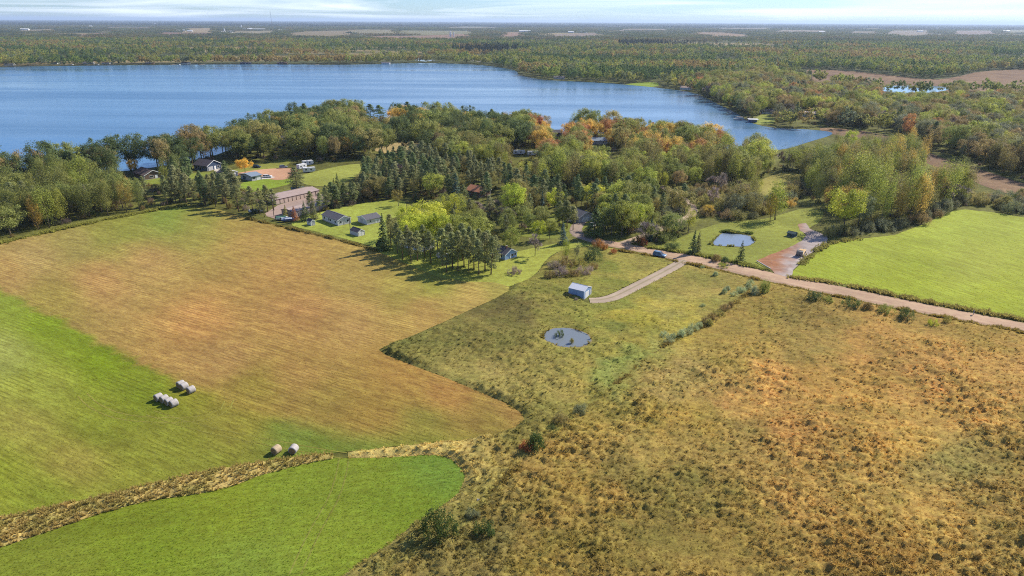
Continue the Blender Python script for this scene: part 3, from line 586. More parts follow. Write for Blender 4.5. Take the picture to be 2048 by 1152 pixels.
# ------------------------------------------------------------------ plant meshes
def frames(nrm):
    a = np.where(np.abs(nrm[:, 2:3]) < .9, np.array([[0, 0, 1.0]]), np.array([[1.0, 0, 0]]))
    u = np.cross(nrm, a); u /= np.linalg.norm(u, axis=1)[:, None]; w = np.cross(nrm, u)
    return u, w
def leaves(rg, pos, nrm, size, aspect=.62):
    n = len(pos); nrm = nrm / np.linalg.norm(nrm, axis=1)[:, None]
    u, w = frames(nrm); th = rg.uniform(0, 2 * math.pi, n)[:, None]
    a = u * np.cos(th) + w * np.sin(th); b = -u * np.sin(th) + w * np.cos(th)
    s = np.asarray(size).reshape(-1, 1) * np.ones((n, 1)) * .5
    bend = nrm * s * rg.uniform(-.3, .3, (n, 1))
    V = np.stack([pos - a * s + bend, pos + b * s * aspect, pos + a * s + bend, pos - b * s * aspect], 1)
    return V.reshape(-1, 3)
def unit(rg, n):
    d = rg.normal(size=(n, 3)); return d / np.linalg.norm(d, axis=1)[:, None]
def trunk_mb(rg, H, r, top, limbs=5, spread=.25, lean=.02):
    mb = MB(); pts = [(0, 0, -.3)]
    x = y = 0
    for k in range(1, 6):
        x += rg.normal() * lean * H * .3; y += rg.normal() * lean * H * .3; pts.append((x, y, H * top * k / 5))
    mb.tube(pts, [r * 1.25] + [r * (1 - .16 * k) for k in range(1, 6)], 6)
    for k in range(limbs):
        t = rg.uniform(.45, .95); i = min(4, int(t * 5)); f = t * 5 - i; a = np.array(pts[i]) * (1 - f) + np.array(pts[i + 1]) * f
        an = rg.uniform(0, 6.28); L = H * rg.uniform(.6, 1) * spread
        b = a + np.array([math.cos(an) * L * .6, math.sin(an) * L * .6, L * .45]); c = b + np.array([math.cos(an) * L * .4, math.sin(an) * L * .4, L * .5])
        mb.tube([tuple(a), tuple(b), tuple(c)], [r * .5, r * .32, r * .12], 5)
    return mb
def broadleaf(seed, H=12., rx=.36, rz=.37, cz=.60, K=46, per=140, leaf=.35, stretch=1.0, open_=0.0, flat=0):
    rg = np.random.default_rng(seed); P_, N_, S_, J_ = [], [], [], []
    lob = unit(rg, 7); la = rg.uniform(.75, 1.2, 7)
    for k in range(K):
        d = unit(rg, 1)[0]; d[2] = d[2] * .9 + .1
        lobe = 1 + .28 * np.max((lob @ d) ** 3 * la) - .12
        rr = rg.uniform(.35, 1) ** .45 * lobe
        c = np.array([d[0] * rx * H * rr, d[1] * rx * H * rr, cz * H + d[2] * rz * H * rr])
        cr = H * rg.uniform(.055, .15)
        n = int(per * rg.uniform(.6, 1.3) * (1 - open_ * rg.random()))
        q = unit(rg, n); q[:, 2] += .25; q /= np.linalg.norm(q, axis=1)[:, None]
        pos = c + q * (cr * rg.uniform(.45, 1.1, (n, 1))) * np.array([1, 1, stretch])
        P_.append(pos); N_.append(q + unit(rg, n) * .8 + np.array([0, 0, .3])); S_.append(rg.uniform(.65, 1.3, n) * leaf)
        J_.append(np.clip(rg.normal(.5, .17) + rg.normal(0, .2, n), 0, 1))
    return leaves(rg, np.concatenate(P_), np.concatenate(N_), np.concatenate(S_)), np.concatenate(J_)
def pine(seed, H=14., base=.36, rmax=.17, whorls=15, tuft=15, leaf=.50):
    rg = np.random.default_rng(seed); P_, N_, S_, J_ = [], [], [], []
    for w in range(whorls):
        t = w / (whorls - 1); z = H * (base + (1 - base) * t * .98)
        prof = min(1, .45 + 1.6 * t) * (1 - t ** 2.2) + .10
        for b in range(rg.integers(4, 7)):
            an = rg.uniform(0, 6.28); L = H * rmax * prof * rg.uniform(.6, 1.2); up = rg.uniform(-.12, .35)
            j = np.clip(rg.normal(.5, .16), 0, 1)
            for f in (.45, .75, 1.0):
                n = int(tuft * rg.uniform(.6, 1.2)); c = np.array([math.cos(an) * L * f, math.sin(an) * L * f, z + up * L * f])
                q = unit(rg, n); r = H * .026 * rg.uniform(.8, 1.6)
                P_.append(c + q * r * np.array([1.3, 1.3, .75])); N_.append(q + np.array([0, 0, .9])); S_.append(rg.uniform(.6, 1.2, n) * leaf)
                J_.append(np.clip(j + rg.normal(0, .18, n), 0, 1))
    return leaves(rg, np.concatenate(P_), np.concatenate(N_), np.concatenate(S_), .4), np.concatenate(J_)
def spruce(seed, H=10., rmax=.20, base=.05, rows=22, leaf=.42):
    rg = np.random.default_rng(seed); P_, N_, S_, J_ = [], [], [], []
    for w in range(rows):
        t = w / (rows - 1); z = H * (base + (1 - base) * t); L0 = H * rmax * (1 - t) ** .85 + .08
        for b in range(int(6 + 6 * (1 - t))):
            an = rg.uniform(0, 6.28); L = L0 * rg.uniform(.7, 1.12); n = int(5 + 12 * L / (H * rmax))
            f = rg.uniform(.15, 1, n) ** .7; side = rg.normal(0, .13, n) * L
            x = math.cos(an) * L * f - math.sin(an) * side; y = math.sin(an) * L * f + math.cos(an) * side
            P_.append(np.column_stack([x, y, z - L * f * .32 + rg.normal(0, .06, n)])); d = np.array([math.cos(an) * .5, math.sin(an) * .5, .8])
            N_.append(d + rg.normal(0, .45, (n, 3))); S_.append(rg.uniform(.6, 1.2, n) * leaf); J_.append(np.clip(rg.normal(.5, .2, n), 0, 1))
    return leaves(rg, np.concatenate(P_), np.concatenate(N_), np.concatenate(S_), .5), np.concatenate(J_)
def bare(seed, H=10., spread=.42, ntw=1500):
    rg = np.random.default_rng(seed); mb = MB(); tips = []
    def grow(p, d, L, r, lev):
        q = p + d * L; mb.tube([tuple(p), tuple(q)], [r, r * .65], 5 if lev < 2 else 3, False)
        if lev >= 4: tips.append((q, d)); return
        for k in range(rg.integers(2, 4)):
            nd = d + rg.normal(0, spread, 3) + np.array([0, 0, .12]); nd /= np.linalg.norm(nd); grow(q, nd, L * rg.uniform(.62, .85), r * .62, lev + 1)
    grow(np.array([0, 0, -.3]), np.array([0, 0, 1.]), H * .27, H * .017, 0)
    base = np.array([t[0] for t in tips]); dd = np.array([t[1] for t in tips]); k = rg.integers(0, len(base), ntw)
    d = dd[k] + rg.normal(0, .5, (ntw, 3)) + np.array([0, 0, .25]); d /= np.linalg.norm(d, axis=1)[:, None]; L = rg.uniform(.35, 1.1, (ntw, 1)) * H / 10
    p0 = base[k] + rg.normal(0, .25, (ntw, 3)) * H / 10; u, _ = frames(d); wv = u * .045 * H / 10
    V = np.stack([p0 - wv, p0 + wv, p0 + d * L + wv * .3, p0 + d * L - wv * .3], 1).reshape(-1, 3)
    return mb, V, np.clip(rg.normal(.5, .2, ntw), 0, 1)
def shrub(seed, H=3., K=22, per=46, leaf=.30, wide=.62, up=.5):
    rg = np.random.default_rng(seed); P_, N_, S_, J_ = [], [], [], []
    for k in range(K):
        an = rg.uniform(0, 6.28); r = rg.uniform(0, 1) ** .6 * wide * H; z = H * (.12 + .72 * rg.random() * (1 - .45 * (r / (wide * H)) ** 2))
        c = np.array([math.cos(an) * r, math.sin(an) * r, z]); cr = H * rg.uniform(.12, .22); n = int(per * rg.uniform(.6, 1.3))
        q = unit(rg, n); q[:, 2] += .2
        P_.append(np.maximum(c + q * cr * rg.uniform(.4, 1.1, (n, 1)) * np.array([1, 1, 1.1 + up]), [-99, -99, .02])); N_.append(q + unit(rg, n) * .8); S_.append(rg.uniform(.6, 1.3, n) * leaf)
        J_.append(np.clip(rg.normal(.5, .18) + rg.normal(0, .18, n), 0, 1))
    return leaves(rg, np.concatenate(P_), np.concatenate(N_), np.concatenate(S_), .5), np.concatenate(J_)

# prototypes: kind -> list of (crown mesh, trunk mesh, real height, crown radius)
PROTO = {}
def joined(name, crown, trunkm, leafmat, barkmat):
    """one mesh holding crown and trunk, two material slots"""
    bm = bmesh.new(); bm.from_mesh(trunkm); nt = len(bm.faces)
    me = bpy.data.meshes.new(name); bm.to_mesh(me); bm.free()
    bm = bmesh.new(); lay = bm.faces.layers.float.new('jit'); bm.from_mesh(crown); n0 = len(bm.faces); bm.from_mesh(trunkm); bm.faces.ensure_lookup_table()
    for f in bm.faces[n0:]: f.material_index = 1
    bm.to_mesh(me); bm.free(); me.materials.clear(); me.materials.append(leafmat); me.materials.append(barkmat)
    return me
def add_proto(kind, V, J, tmb, H, rad, leaf='leaf', bark='bark'):
    cm = quadmesh(kind + '_crown', V, 4, J, M[leaf]); tm = tmb.mesh(kind + '_trunk', M[bark], True)
    jm = joined(kind + '_whole', cm, tm, M[leaf], M[bark]); im = jm.copy(); im.materials[0] = M[leaf + '_i']
    PROTO.setdefault(kind, []).append(dict(crown=cm, trunk=tm, whole=jm, inst=im, H=H, rad=rad))
for s in range(5):
    V, J = broadleaf(100 + s, rx=[.34, .38, .31, .40, .36][s], rz=[.38, .34, .40, .33, .37][s], cz=[.60, .62, .58, .63, .6][s], K=[46, 52, 42, 56, 40][s], open_=[.1, 0, .3, .2, .5][s])
    add_proto('broadleaf_tree', V, J, trunk_mb(np.random.default_rng(s), 12, .22, .7), 12, 4.6)
for s in range(4):
    V, J = broadleaf(200 + s, H=14, rx=[.17, .20, .15, .22][s], rz=.42, cz=.56, K=44, per=95, leaf=.33, stretch=1.9, open_=.45)
    add_proto('poplar_tree', V, J, trunk_mb(np.random.default_rng(20 + s), 14, .17, .85, 6, .16), 14, 3)
for s in range(5):
    V, J = pine(300 + s, base=[.34, .42, .28, .38, .22][s], rmax=[.17, .16, .19, .15, .2][s])
    add_proto('pine_tree', V, J, trunk_mb(np.random.default_rng(40 + s), 14, .20, .97, 0, .1, .006), 14, 2.6, 'needle', 'bark_pine')
for s in range(3):
    V, J = spruce(400 + s, rmax=[.20, .24, .17][s]); add_proto('spruce_tree', V, J, trunk_mb(np.random.default_rng(60 + s), 10, .15, .95, 0, .1, .003), 10, 2.2, 'needle', 'bark_pine')
for s in range(4):
    mb, V, J = bare(500 + s); add_proto('bare_tree', V, J, mb, 10, 3, 'twig')
for s in range(4):
    V, J = shrub(600 + s, K=38, per=72, leaf=.23, wide=[.62, .75, .5, .9][s]); mb = MB()
    for k in range(5):
        an = k * 1.3; mb.tube([(0, 0, -.1), (math.cos(an) * .5, math.sin(an) * .5, 1.0), (math.cos(an) * 1.0, math.sin(an) * 1.0, 1.9)], [.06, .045, .02], 4)
    add_proto('shrub', V, J, mb, 3, 2)
# small crowns for the far woods
LOD = []
for s in range(5):
    V, J = broadleaf(700 + s, H=12, K=24, per=28, leaf=.95, rx=.40); LOD.append(quadmesh('far_crown', V, 4, J, M['leaf_i']))
for s in range(2):
    V, J = pine(720 + s, whorls=8, tuft=4, leaf=1.3, base=.15); LOD.append(quadmesh('far_pine', V, 4, J, M['needle_i']))
PATCH = []
for s in range(4):
    rg = np.random.default_rng(800 + s); Vs, Js = [], []
    for k in range(30):
        V, J = broadleaf(900 + 40 * s + k, H=12 * rg.uniform(.75, 1.15), K=7, per=7, leaf=2.6, rx=.42); V = V + np.array([rg.uniform(-40, 40), rg.uniform(-40, 40), 0]); j0 = rg.normal(0, .2)
        Vs.append(V); Js.append(np.clip(J + j0, 0, 1))
    PATCH.append(quadmesh('far_grove', np.concatenate(Vs), 4, np.concatenate(Js), M['leaf_i']))
TUFT = []
for s in range(4):
    rg = np.random.default_rng(950 + s); n = 20; an = rg.uniform(0, 6.28, n); ln = rg.uniform(.15, .5, n); h = rg.uniform(.4, .95, n)
    bx = np.cos(an) * .14 * rg.random(n); by = np.sin(an) * .14 * rg.random(n); w = .045
    tx, ty = -np.sin(an) * w, np.cos(an) * w
    b0 = np.column_stack([bx - tx, by - ty, np.zeros(n)]); b1 = np.column_stack([bx + tx, by + ty, np.zeros(n)])
    m = np.column_stack([bx + np.cos(an) * ln * .45, by + np.sin(an) * ln * .45, h * .7]); e = np.column_stack([bx + np.cos(an) * ln, by + np.sin(an) * ln, h * .95])
    t3 = np.column_stack([tx, ty, 0 * tx]) * .8
    V1 = np.stack([b0, b1, m + t3, m - t3], 1).reshape(-1, 3); V2 = np.stack([m - t3, m + t3, e + t3 * .2, e - t3 * .2], 1).reshape(-1, 3)
    J = np.clip(rg.normal(.5, .2, n), 0, 1)
    TUFT.append(quadmesh('grass_tuft', np.concatenate([V1, V2]), 4, np.concatenate([J, J]), M['grass_i']))

def scatter(name, meshes, pos, idx, rz, scl, tint, label, cat):
    """one 'stuff' object: instances of the given meshes on points"""
    col = bpy.data.collections.new(name + '_kinds')
    for i, me in enumerate(meshes):
        o = bpy.data.objects.new('%s_kind_%02d' % (name, i), me); col.objects.link(o)
    n = len(pos); me = bpy.data.meshes.new(name); me.vertices.add(n); me.vertices.foreach_set('co', np.asarray(pos, np.float32).ravel())
    def at(nm, ty, field, arr): a = me.attributes.new(nm, ty, 'POINT'); a.data.foreach_set(field, np.ascontiguousarray(arr).ravel())
    at('pick', 'INT', 'value', np.asarray(idx, np.int32)); rot = np.zeros((n, 3), np.float32); rot[:, 2] = rz
    at('rot', 'FLOAT_VECTOR', 'vector', rot); at('scl', 'FLOAT_VECTOR', 'vector', np.asarray(scl, np.float32))
    c4 = np.ones((n, 4), np.float32); c4[:, :3] = tint; at('tint', 'FLOAT_COLOR', 'color', c4); me.update()
    o = bpy.data.objects.new(name, me); C.objects.link(o)
    ng = bpy.data.node_groups.new(name, 'GeometryNodeTree'); ng.interface.new_socket('Geometry', in_out='INPUT', socket_type='NodeSocketGeometry'); ng.interface.new_socket('Geometry', in_out='OUTPUT', socket_type='NodeSocketGeometry')
    gi = ng.nodes.new('NodeGroupInput'); go = ng.nodes.new('NodeGroupOutput'); iop = ng.nodes.new('GeometryNodeInstanceOnPoints'); ci = ng.nodes.new('GeometryNodeCollectionInfo')
    ci.inputs['Collection'].default_value = col; ci.inputs['Separate Children'].default_value = True; ci.inputs['Reset Children'].default_value = True
    def na(nm, ty): q = ng.nodes.new('GeometryNodeInputNamedAttribute'); q.data_type = ty; q.inputs['Name'].default_value = nm; return q.outputs['Attribute']
    e2r = ng.nodes.new('FunctionNodeEulerToRotation'); L = ng.links.new
    L(gi.outputs[0], iop.inputs['Points']); L(ci.outputs[0], iop.inputs['Instance']); iop.inputs['Pick Instance'].default_value = True
    L(na('pick', 'INT'), iop.inputs['Instance Index']); L(na('rot', 'FLOAT_VECTOR'), e2r.inputs[0]); L(e2r.outputs[0], iop.inputs['Rotation']); L(na('scl', 'FLOAT_VECTOR'), iop.inputs['Scale'])
    L(iop.outputs[0], go.inputs[0])
    md = o.modifiers.new('scatter', 'NODES'); md.node_group = ng
    return tag(o, label, cat, kind='stuff')

# ------------------------------------------------------------------ buildings
M['white'] = plain('white_siding', (206, 206, 204), .6, .06, .8); M['trim'] = plain('white_trim', (228, 228, 226), .5, .04)
M['shingle'] = plain('grey_shingle', (96, 94, 98), .9, .22, 3.0, bump=.3); M['shingle_d'] = plain('dark_shingle', (82, 76, 82), .9, .22, 3.0, bump=.3)
M['shingle_b'] = plain('brown_shingle', (108, 92, 86), .9, .2, 3.0, bump=.3); M['rust_roof'] = plain('rust_brown_roof', (176, 120, 88), .8, .15, 2.0)
M['metal_w'] = plain('white_metal_sheet', (214, 216, 220), .35, .05, .6, .15); M['shed_blue'] = plain('blue_grey_metal_sheet', (138, 164, 200), .45, .06, .6, .1); M['galv'] = plain('galvanised_roof', (222, 222, 224), .45, .05, .5, .05)
M['mauve_roof'] = plain('brown_metal_roof', (168, 148, 138), .55, .08, .4, .05); M['tan_wall'] = plain('tan_metal_wall', (172, 148, 130), .6, .07, .6)
M['door_tan'] = plain('cream_roller_door', (208, 186, 168), .6, .05); M['post_br'] = plain('brown_post', (92, 70, 60), .7, .1)
M['navy'] = plain('navy_siding', (62, 76, 100), .6, .08, .8); M['lgrey'] = plain('light_grey_siding', (188, 186, 186), .6, .07, .8)
M['blue'] = plain('pale_blue_siding', (142, 172, 206), .6, .06, .8); M['blueroof'] = plain('blue_grey_metal_roof', (128, 140, 152), .5, .06)
M['teal'] = plain('dark_teal_siding', (66, 86, 92), .6, .08); M['green_roof'] = plain('dark_green_metal_roof', (56, 74, 72), .55, .12)
M['brownwall'] = plain('brown_wood_wall', (112, 92, 76), .8, .15, 2); M['greywall'] = plain('weathered_grey_wood', (136, 128, 122), .85, .2, 3)
M['conc'] = plain('concrete', (176, 170, 160), .9, .1, 1); M['redbrick'] = plain('brick_chimney', (150, 96, 76), .9, .15, 4)
def glass(name, rgb=(28, 36, 46)):
    m, nt, b = newmat(name); b.inputs['Base Color'].default_value = (*lin(rgb), 1); b.inputs['Roughness'].default_value = .12; b.inputs['Specular IOR Level'].default_value = .6; return m
M['glass'] = glass('window_glass')
def gable(name, label, cat, A, B, Cc=None, W=None, L=None, eave=2.5, ridge=4.0, axis='x', wall='white', roof='shingle', over=.35, feats=(), chim=None, zA=0.0, trim='trim', group=None, roof_t=.14):
    """gabled building: A-B is one near wall, B the near corner, C the far end of the other near wall (pixels)"""
    a, b = P(*A, zA), P(*B, zA); a.z = b.z = 0; d = b - a
    rz = math.atan2(d.y, d.x); L0 = d.length
    if Cc is not None:
        e_ = P(*Cc) - b; rz2 = math.atan2(e_.y, e_.x) - math.pi / 2; rz = (rz + rz2) / 2; W = W or e_.length; L = L or L0
    ex = Vector((math.cos(rz), math.sin(rz), 0)); ey = Vector((-math.sin(rz), math.cos(rz), 0))
    if W is None: W = max(2.0, (P(*Cc) - b).dot(ey))
    if L is not None: a = b - ex * L; L0 = L
    L = L0; t = empty(name, a, rz, label, cat, group)
    mb = MB()
    if axis == 'x': mb.prism([(0, -.1), (W, -.1), (W, eave), (W / 2, ridge), (0, eave)], 'x', 0, L)
    else: mb.prism([(0, -.1), (L, -.1), (L, eave), (L / 2, ridge), (0, eave)], 'y', 0, W)
    w = mb.build('wall', M[wall], t)
    mb = MB(); hw = W / 2 if axis == 'x' else L / 2; sl = (ridge - eave) / hw; ln = L if axis == 'x' else W
    for s in (0, 1):
        pr = [(-over, eave - over * sl + .02), (hw, ridge + .02), (hw, ridge + roof_t + .02), (-over, eave - over * sl + roof_t + .02)]
        if s: pr = [(2 * hw - p, q) for p, q in pr]
        mb.prism(pr, axis, -over, ln + over)
    r = mb.build('roof', M[roof], t)
    mb = MB(); mb.prism([(hw - .16, ridge + roof_t - .03), (hw + .16, ridge + roof_t - .03), (hw, ridge + roof_t + .09)], axis, -over, ln + over); mb.build('ridge_cap', M[roof], r)
    # bargeboards on the gable ends, gutters on the eaves
    for e in (-over - .03, ln + over):
        lo = eave - over * sl
        MB().prism([(-over, lo - .16), (hw, ridge - .16), (2 * hw + over, lo - .16), (2 * hw + over, lo + roof_t + .03), (hw, ridge + roof_t + .03), (-over, lo + roof_t + .03)], axis, e, e + .03).build('bargeboard', M[trim], r)
    for f in feats:
        face, u0, u1, z0, z1, kind = f[:6]; m2 = f[6] if len(f) > 6 else None
        if u0 <= 1.0 and u1 <= 1.0:
            ll = L if face == 'ab' else W; u0, u1 = u0 * ll, u1 * ll
        def bxx(mbb, p0, p1, q0, q1, out0, out1):
            if face == 'ab': mbb.box(p0, p1, -out1, -out0, q0, q1)
            else: mbb.box(L + out0, L + out1, p0, p1, q0, q1)
        if kind == 'win':
            mbb = MB(); fr = .09
            bxx(mbb, u0 - fr, u0, z0 - fr, z1 + fr, -.02, .05); bxx(mbb, u1, u1 + fr, z0 - fr, z1 + fr, -.02, .05); bxx(mbb, u0, u1, z1, z1 + fr, -.02, .05); bxx(mbb, u0, u1, z0 - fr, z0, -.02, .07)
            fo = mbb.build('window', M[trim], t); mbb = MB(); bxx(mbb, u0, u1, z0, z1, -.02, .025); mbb.build('pane', M['glass'], fo)
        elif kind == 'door':
            mbb = MB(); bxx(mbb, u0, u1, z0, z1, -.02, .05); do = mbb.build('door', M[m2 or 'trim'], t)
            mbb = MB(); bxx(mbb, u1 - .14, u1 - .08, z0 + .95, z0 + 1.05, .05, .10); mbb.build('handle', M['galv'], do)
        elif kind == 'garage':
            mbb = MB(); n = 4
            for k in range(n):
                h = (z1 - z0) / n; bxx(mbb, u0, u1, z0 + k * h + .015, z0 + (k + 1) * h - .015, -.02, .06)
            mbb.build('garage_door', M[m2 or 'trim'], t)
        elif kind == 'post':
            mbb = MB(); bxx(mbb, u0, u1, z0, z1, -.02, .09); mbb.build('post', M[m2 or 'post_br'], t)
        elif kind == 'vent':
            mbb = MB(); bxx(mbb, u0, u1, z0, z1, -.02, .04); mbb.build('vent', M[m2 or 'galv'], t)
    # corner boards
    for (x, y) in ((0, 0), (L, 0), (L, W)):
        mb = MB(); mb.box(x - .05, x + .05, y - .05, y + .05, 0, eave - .05); mb.build('corner_board', M[trim], t)
    mb = MB(); mb.box(-.04, L + .04, -.04, W + .04, -.1, .22); mb.build('foundation', M['conc'], t)
    if chim:
        cx, cy, s, top = chim; mb = MB(); mb.box(cx - s, cx + s, cy - s, cy + s, eave, top); ch = mb.build('chimney', M['redbrick'], r)
        mb = MB(); mb.box(cx - s - .06, cx + s + .06, cy - s - .06, cy + s + .06, top, top + .1); mb.build('chimney_cap', M['conc'], ch)
    return t
gable('metal_shed', 'white metal shed with roller door at the end of the driveway', 'shed', (1133.7, 594.5), (1167.6, 599.2), (1188.4, 591.5), eave=2.75, ridge=3.75, wall='shed_blue', roof='galv', over=.08, roof_t=.06,
      feats=[('bc', .16, .66, .05, 2.25, 'garage'), ('bc', .78, .93, .05, 2.0, 'door', 'lgrey')] + [('ab', .02 + k * .098, .026 + k * .098, .1, 2.7, 'vent', 'shed_blue') for k in range(1, 10)])
gable('ranch_house', 'white ranch house with dark grey shingle roof on the lawn', 'house', (643.2, 440.7), (676.2, 452.2), (702.2, 447.0), eave=2.55, ridge=3.9,
      feats=[('ab', .10, .18, 1.0, 2.0, 'win'), ('ab', .40, .47, 1.0, 2.0, 'win'), ('ab', .50, .57, 1.0, 2.0, 'win'), ('ab', .80, .88, 1.0, 2.0, 'win'), ('bc', .16, .3, 1.1, 2.0, 'win'), ('bc', .44, .57, .25, 2.2, 'door', 'lgrey'), ('bc', .72, .86, 1.1, 2.0, 'win')], chim=None)
gable('garage', 'white garage with grey shingle roof behind the ranch house', 'garage', (717, 443.6), (734.3, 450.4), (761.3, 444.2), eave=2.3, ridge=3.5, axis='y', wall='white',
      feats=[('ab', .25, .55, .1, 2.0, 'door', 'lgrey'), ('bc', .2, .3, 1.1, 1.8, 'win'), ('bc', .6, .72, .1, 2.0, 'door', 'trim')])
gable('garden_shed', 'tiny white garden shed with dark roof beside the ranch house', 'shed', (615.4, 449.2), (622.4, 452.2), (630.2, 450.3), eave=1.9, ridge=2.6, wall='white', roof='shingle_d', over=.15,
      feats=[('bc', .35, .62, .1, 1.8, 'door', 'lgrey'), ('ab', .35, .65, 1.0, 1.5, 'win'), ('bc', .75, .9, 1.0, 1.5, 'win')])
gable('storage_shed', 'small grey shed with white double doors in front of the garage', 'shed', (704.5, 467.4), (716.5, 473.5), (728, 469.6), eave=1.8, ridge=2.8, wall='lgrey', roof='shingle_d', over=.12,
      feats=[('bc', .12, .48, .1, 1.75, 'door', 'trim'), ('bc', .52, .88, .1, 1.75, 'door', 'trim')])
A2, B2 = (550.8, 399.6), (638.2, 380.4)
nst = 11
gable('storage_building', 'long tan storage building with a row of roller doors', 'storage building', A2, B2, W=11.0, eave=2.4, ridge=3.3, wall='tan_wall', roof='mauve_roof', over=.25, zA=2.4, trim='post_br',
      feats=[('ab', (k + .1) / nst, (k + .90) / nst, .1, 2.1, 'garage', 'door_tan') for k in range(nst)] + [('ab', max(0, (k - .035) / nst), (k + .035) / nst, .05, 2.35, 'post') for k in range(1, nst)])
gable('storage_building', 'second storage building with brown metal roof half hidden by pines', 'storage building', (586, 424.5), (664, 404), W=8.0, eave=2.4, ridge=3.2, wall='tan_wall', roof='mauve_roof', over=.2, zA=2.4, trim='post_br',
      feats=[('ab', (k + .1) / 9, (k + .90) / 9, .1, 2.2, 'garage', 'door_tan') for k in range(9)])
gable('lake_house', 'navy house with dark roof and grey gable near the shore', 'house', (391, 338.8), (415.4, 342.5), (441.5, 336.2), eave=3.0, ridge=5.6, wall='navy', roof='shingle_d', over=.5,
      feats=[('ab', .12, .25, 1.0, 2.2, 'win'), ('ab', .4, .55, .2, 2.3, 'win'), ('ab', .7, .85, 1.0, 2.2, 'win'), ('bc', .08, .4, .1, 2.3, 'garage', 'lgrey'), ('bc', .5, .62, .1, 2.2, 'door'), ('bc', .72, .88, 1.0, 2.1, 'win')])
gable('garage', 'low garage with blue grey roof and teal gable by the white car', 'garage', (485, 357.0), (504.3, 362.6), (522.4, 358.6), eave=2.6, ridge=3.5, wall='lgrey', roof='blueroof', over=.5, axis='y', trim='teal',
      feats=[('ab', .2, .45, .1, 2.1, 'door', 'teal'), ('bc', .1, .35, 1.2, 2.1, 'win'), ('bc', .5, .85, .1, 2.2, 'garage', 'trim')])
gable('cabin', 'small cabin with dark grey roof in front of the parking pad', 'house', (441, 352.5), (456, 356.5), (470, 351), eave=2.4, ridge=3.8, wall='lgrey', roof='shingle_d', feats=[('ab', .3, .5, .9, 1.9, 'win'), ('bc', .4, .6, .1, 2.0, 'door')])
gable('lake_house', 'brown house with dark brown roof behind the yellow aspens', 'house', (274, 353), (290, 360.5), (323, 354.5), eave=2.6, ridge=4.8, wall='brownwall', roof='shingle_b', over=.5, feats=[('bc', .3, .5, .9, 2.0, 'win'), ('bc', .6, .75, .1, 2.1, 'door')])
gable('lake_house', 'house with blue grey roof at the edge of the wood', 'house', (-30, 401), (3, 408), (20, 400), eave=2.7, ridge=4.4, wall='lgrey', roof='blueroof', feats=[('bc', .3, .6, 1.0, 2.0, 'win')])
gable('brown_house', 'house with rust brown roof among the pines', 'house', (933, 389.5), (960, 395), W=8, eave=2.7, ridge=4.6, wall='brownwall', roof='rust_roof', over=.5, feats=[('ab', .2, .35, 1.0, 2.0, 'win'), ('ab', .6, .75, 1.0, 2.0, 'win')])
gable('blue_house', 'pale blue house with grey roof beside the pine grove', 'house', (978, 511), (1010, 521), (1034.5, 514.4), eave=2.2, ridge=3.9, wall='blue', roof='shingle', over=.4,
      feats=[('bc', .42, .5, .3, 2.1, 'post', 'trim'), ('bc', .55, .72, .9, 1.8, 'win'), ('bc', .80, .93, .9, 1.8, 'win'), ('ab', .3, .42, .9, 1.8, 'win'), ('ab', .7, .82, .9, 1.8, 'win')], chim=(6.4, 2.6, .22, 4.6))
gable('white_house', 'white house seen between the pine trunks', 'house', (800, 492), (842, 505), W=7, eave=3.0, ridge=4.8, wall='white', roof='shingle', feats=[('ab', .1, .25, 1.0, 2.1, 'win'), ('ab', .4, .55, .1, 2.1, 'door', 'lgrey'), ('ab', .7, .85, 1.0, 2.1, 'win'), ('bc', .4, .6, 1.0, 2.0, 'win')])
gable('grey_house', 'house with pale grey roof behind the row of pines', 'house', (1128, 436), (1158, 446.5), W=8, eave=2.7, ridge=4.6, wall='lgrey', roof='shingle', over=.5, feats=[('ab', .2, .4, 1, 2, 'win'), ('ab', .6, .8, 1, 2, 'win'), ('bc', .2, .7, .1, 2.2, 'garage')])
def bghouse(label, x, y, w, d, rz, wall, roof, name='cottage', e=2.6, r=4.3):
    p = P(x, y); t = empty(name, p, R(rz), label, 'house')
    MB().prism([(-d / 2, -.1), (d / 2, -.1), (d / 2, e), (0, r), (-d / 2, e)], 'x', -w / 2, w / 2).build('wall', M[wall], t)
    mb = MB(); sl = (r - e) / (d / 2)
    for s in (1, -1): mb.prism([(s * (d / 2 + .4), e - .4 * sl + .02), (0, r + .02), (0, r + .18), (s * (d / 2 + .4), e - .4 * sl + .18)], 'x', -w / 2 - .4, w / 2 + .4)
    mb.build('roof', M[roof], t)
    for k in (-.3, .3):
        f = MB().box(k * w - .65, k * w + .65, -d / 2 - .05, -d / 2 + .02, .85, 2.15).build('window', M['trim'], t); MB().box(k * w - .5, k * w + .5, -d / 2 - .08, -d / 2 - .03, 1, 2).build('pane', M['glass'], f)
    MB().box(-.5, .5, -d / 2 - .06, -d / 2 + .02, .1, 2.1).build('door', M['lgrey'], t)
    return t
bghouse('cottage with grey roof under the lakeside oaks', 573, 281, 13, 8, -15, 'white', 'shingle')
bghouse('dark cottage under orange maples at the water edge', 1110, 271, 9, 7, 10, 'brownwall', 'shingle_d')
bghouse('cottage with blue grey metal roof behind yellow aspens', 1193, 287, 14, 8, 5, 'lgrey', 'blueroof')
bghouse('grey shed with pale roof in the lakeside wood', 866, 274, 11, 7, 12, 'greywall', 'shingle', 'cabin')
bghouse('grey lakeside house above the boathouse', 1531, 227, 14, 9, -12, 'lgrey', 'shingle')
bghouse('long cottage with mauve roof behind the reed bank', 1613, 232, 18, 9, 0, 'lgrey', 'mauve_roof')
bghouse('cottage with pale roof deep in the right hand wood', 1985, 232, 14, 9, -10, 'lgrey', 'mauve_roof')
bghouse('cottage in the trees on the lake point', 1118, 158, 16, 10, 0, 'lgrey', 'shingle')
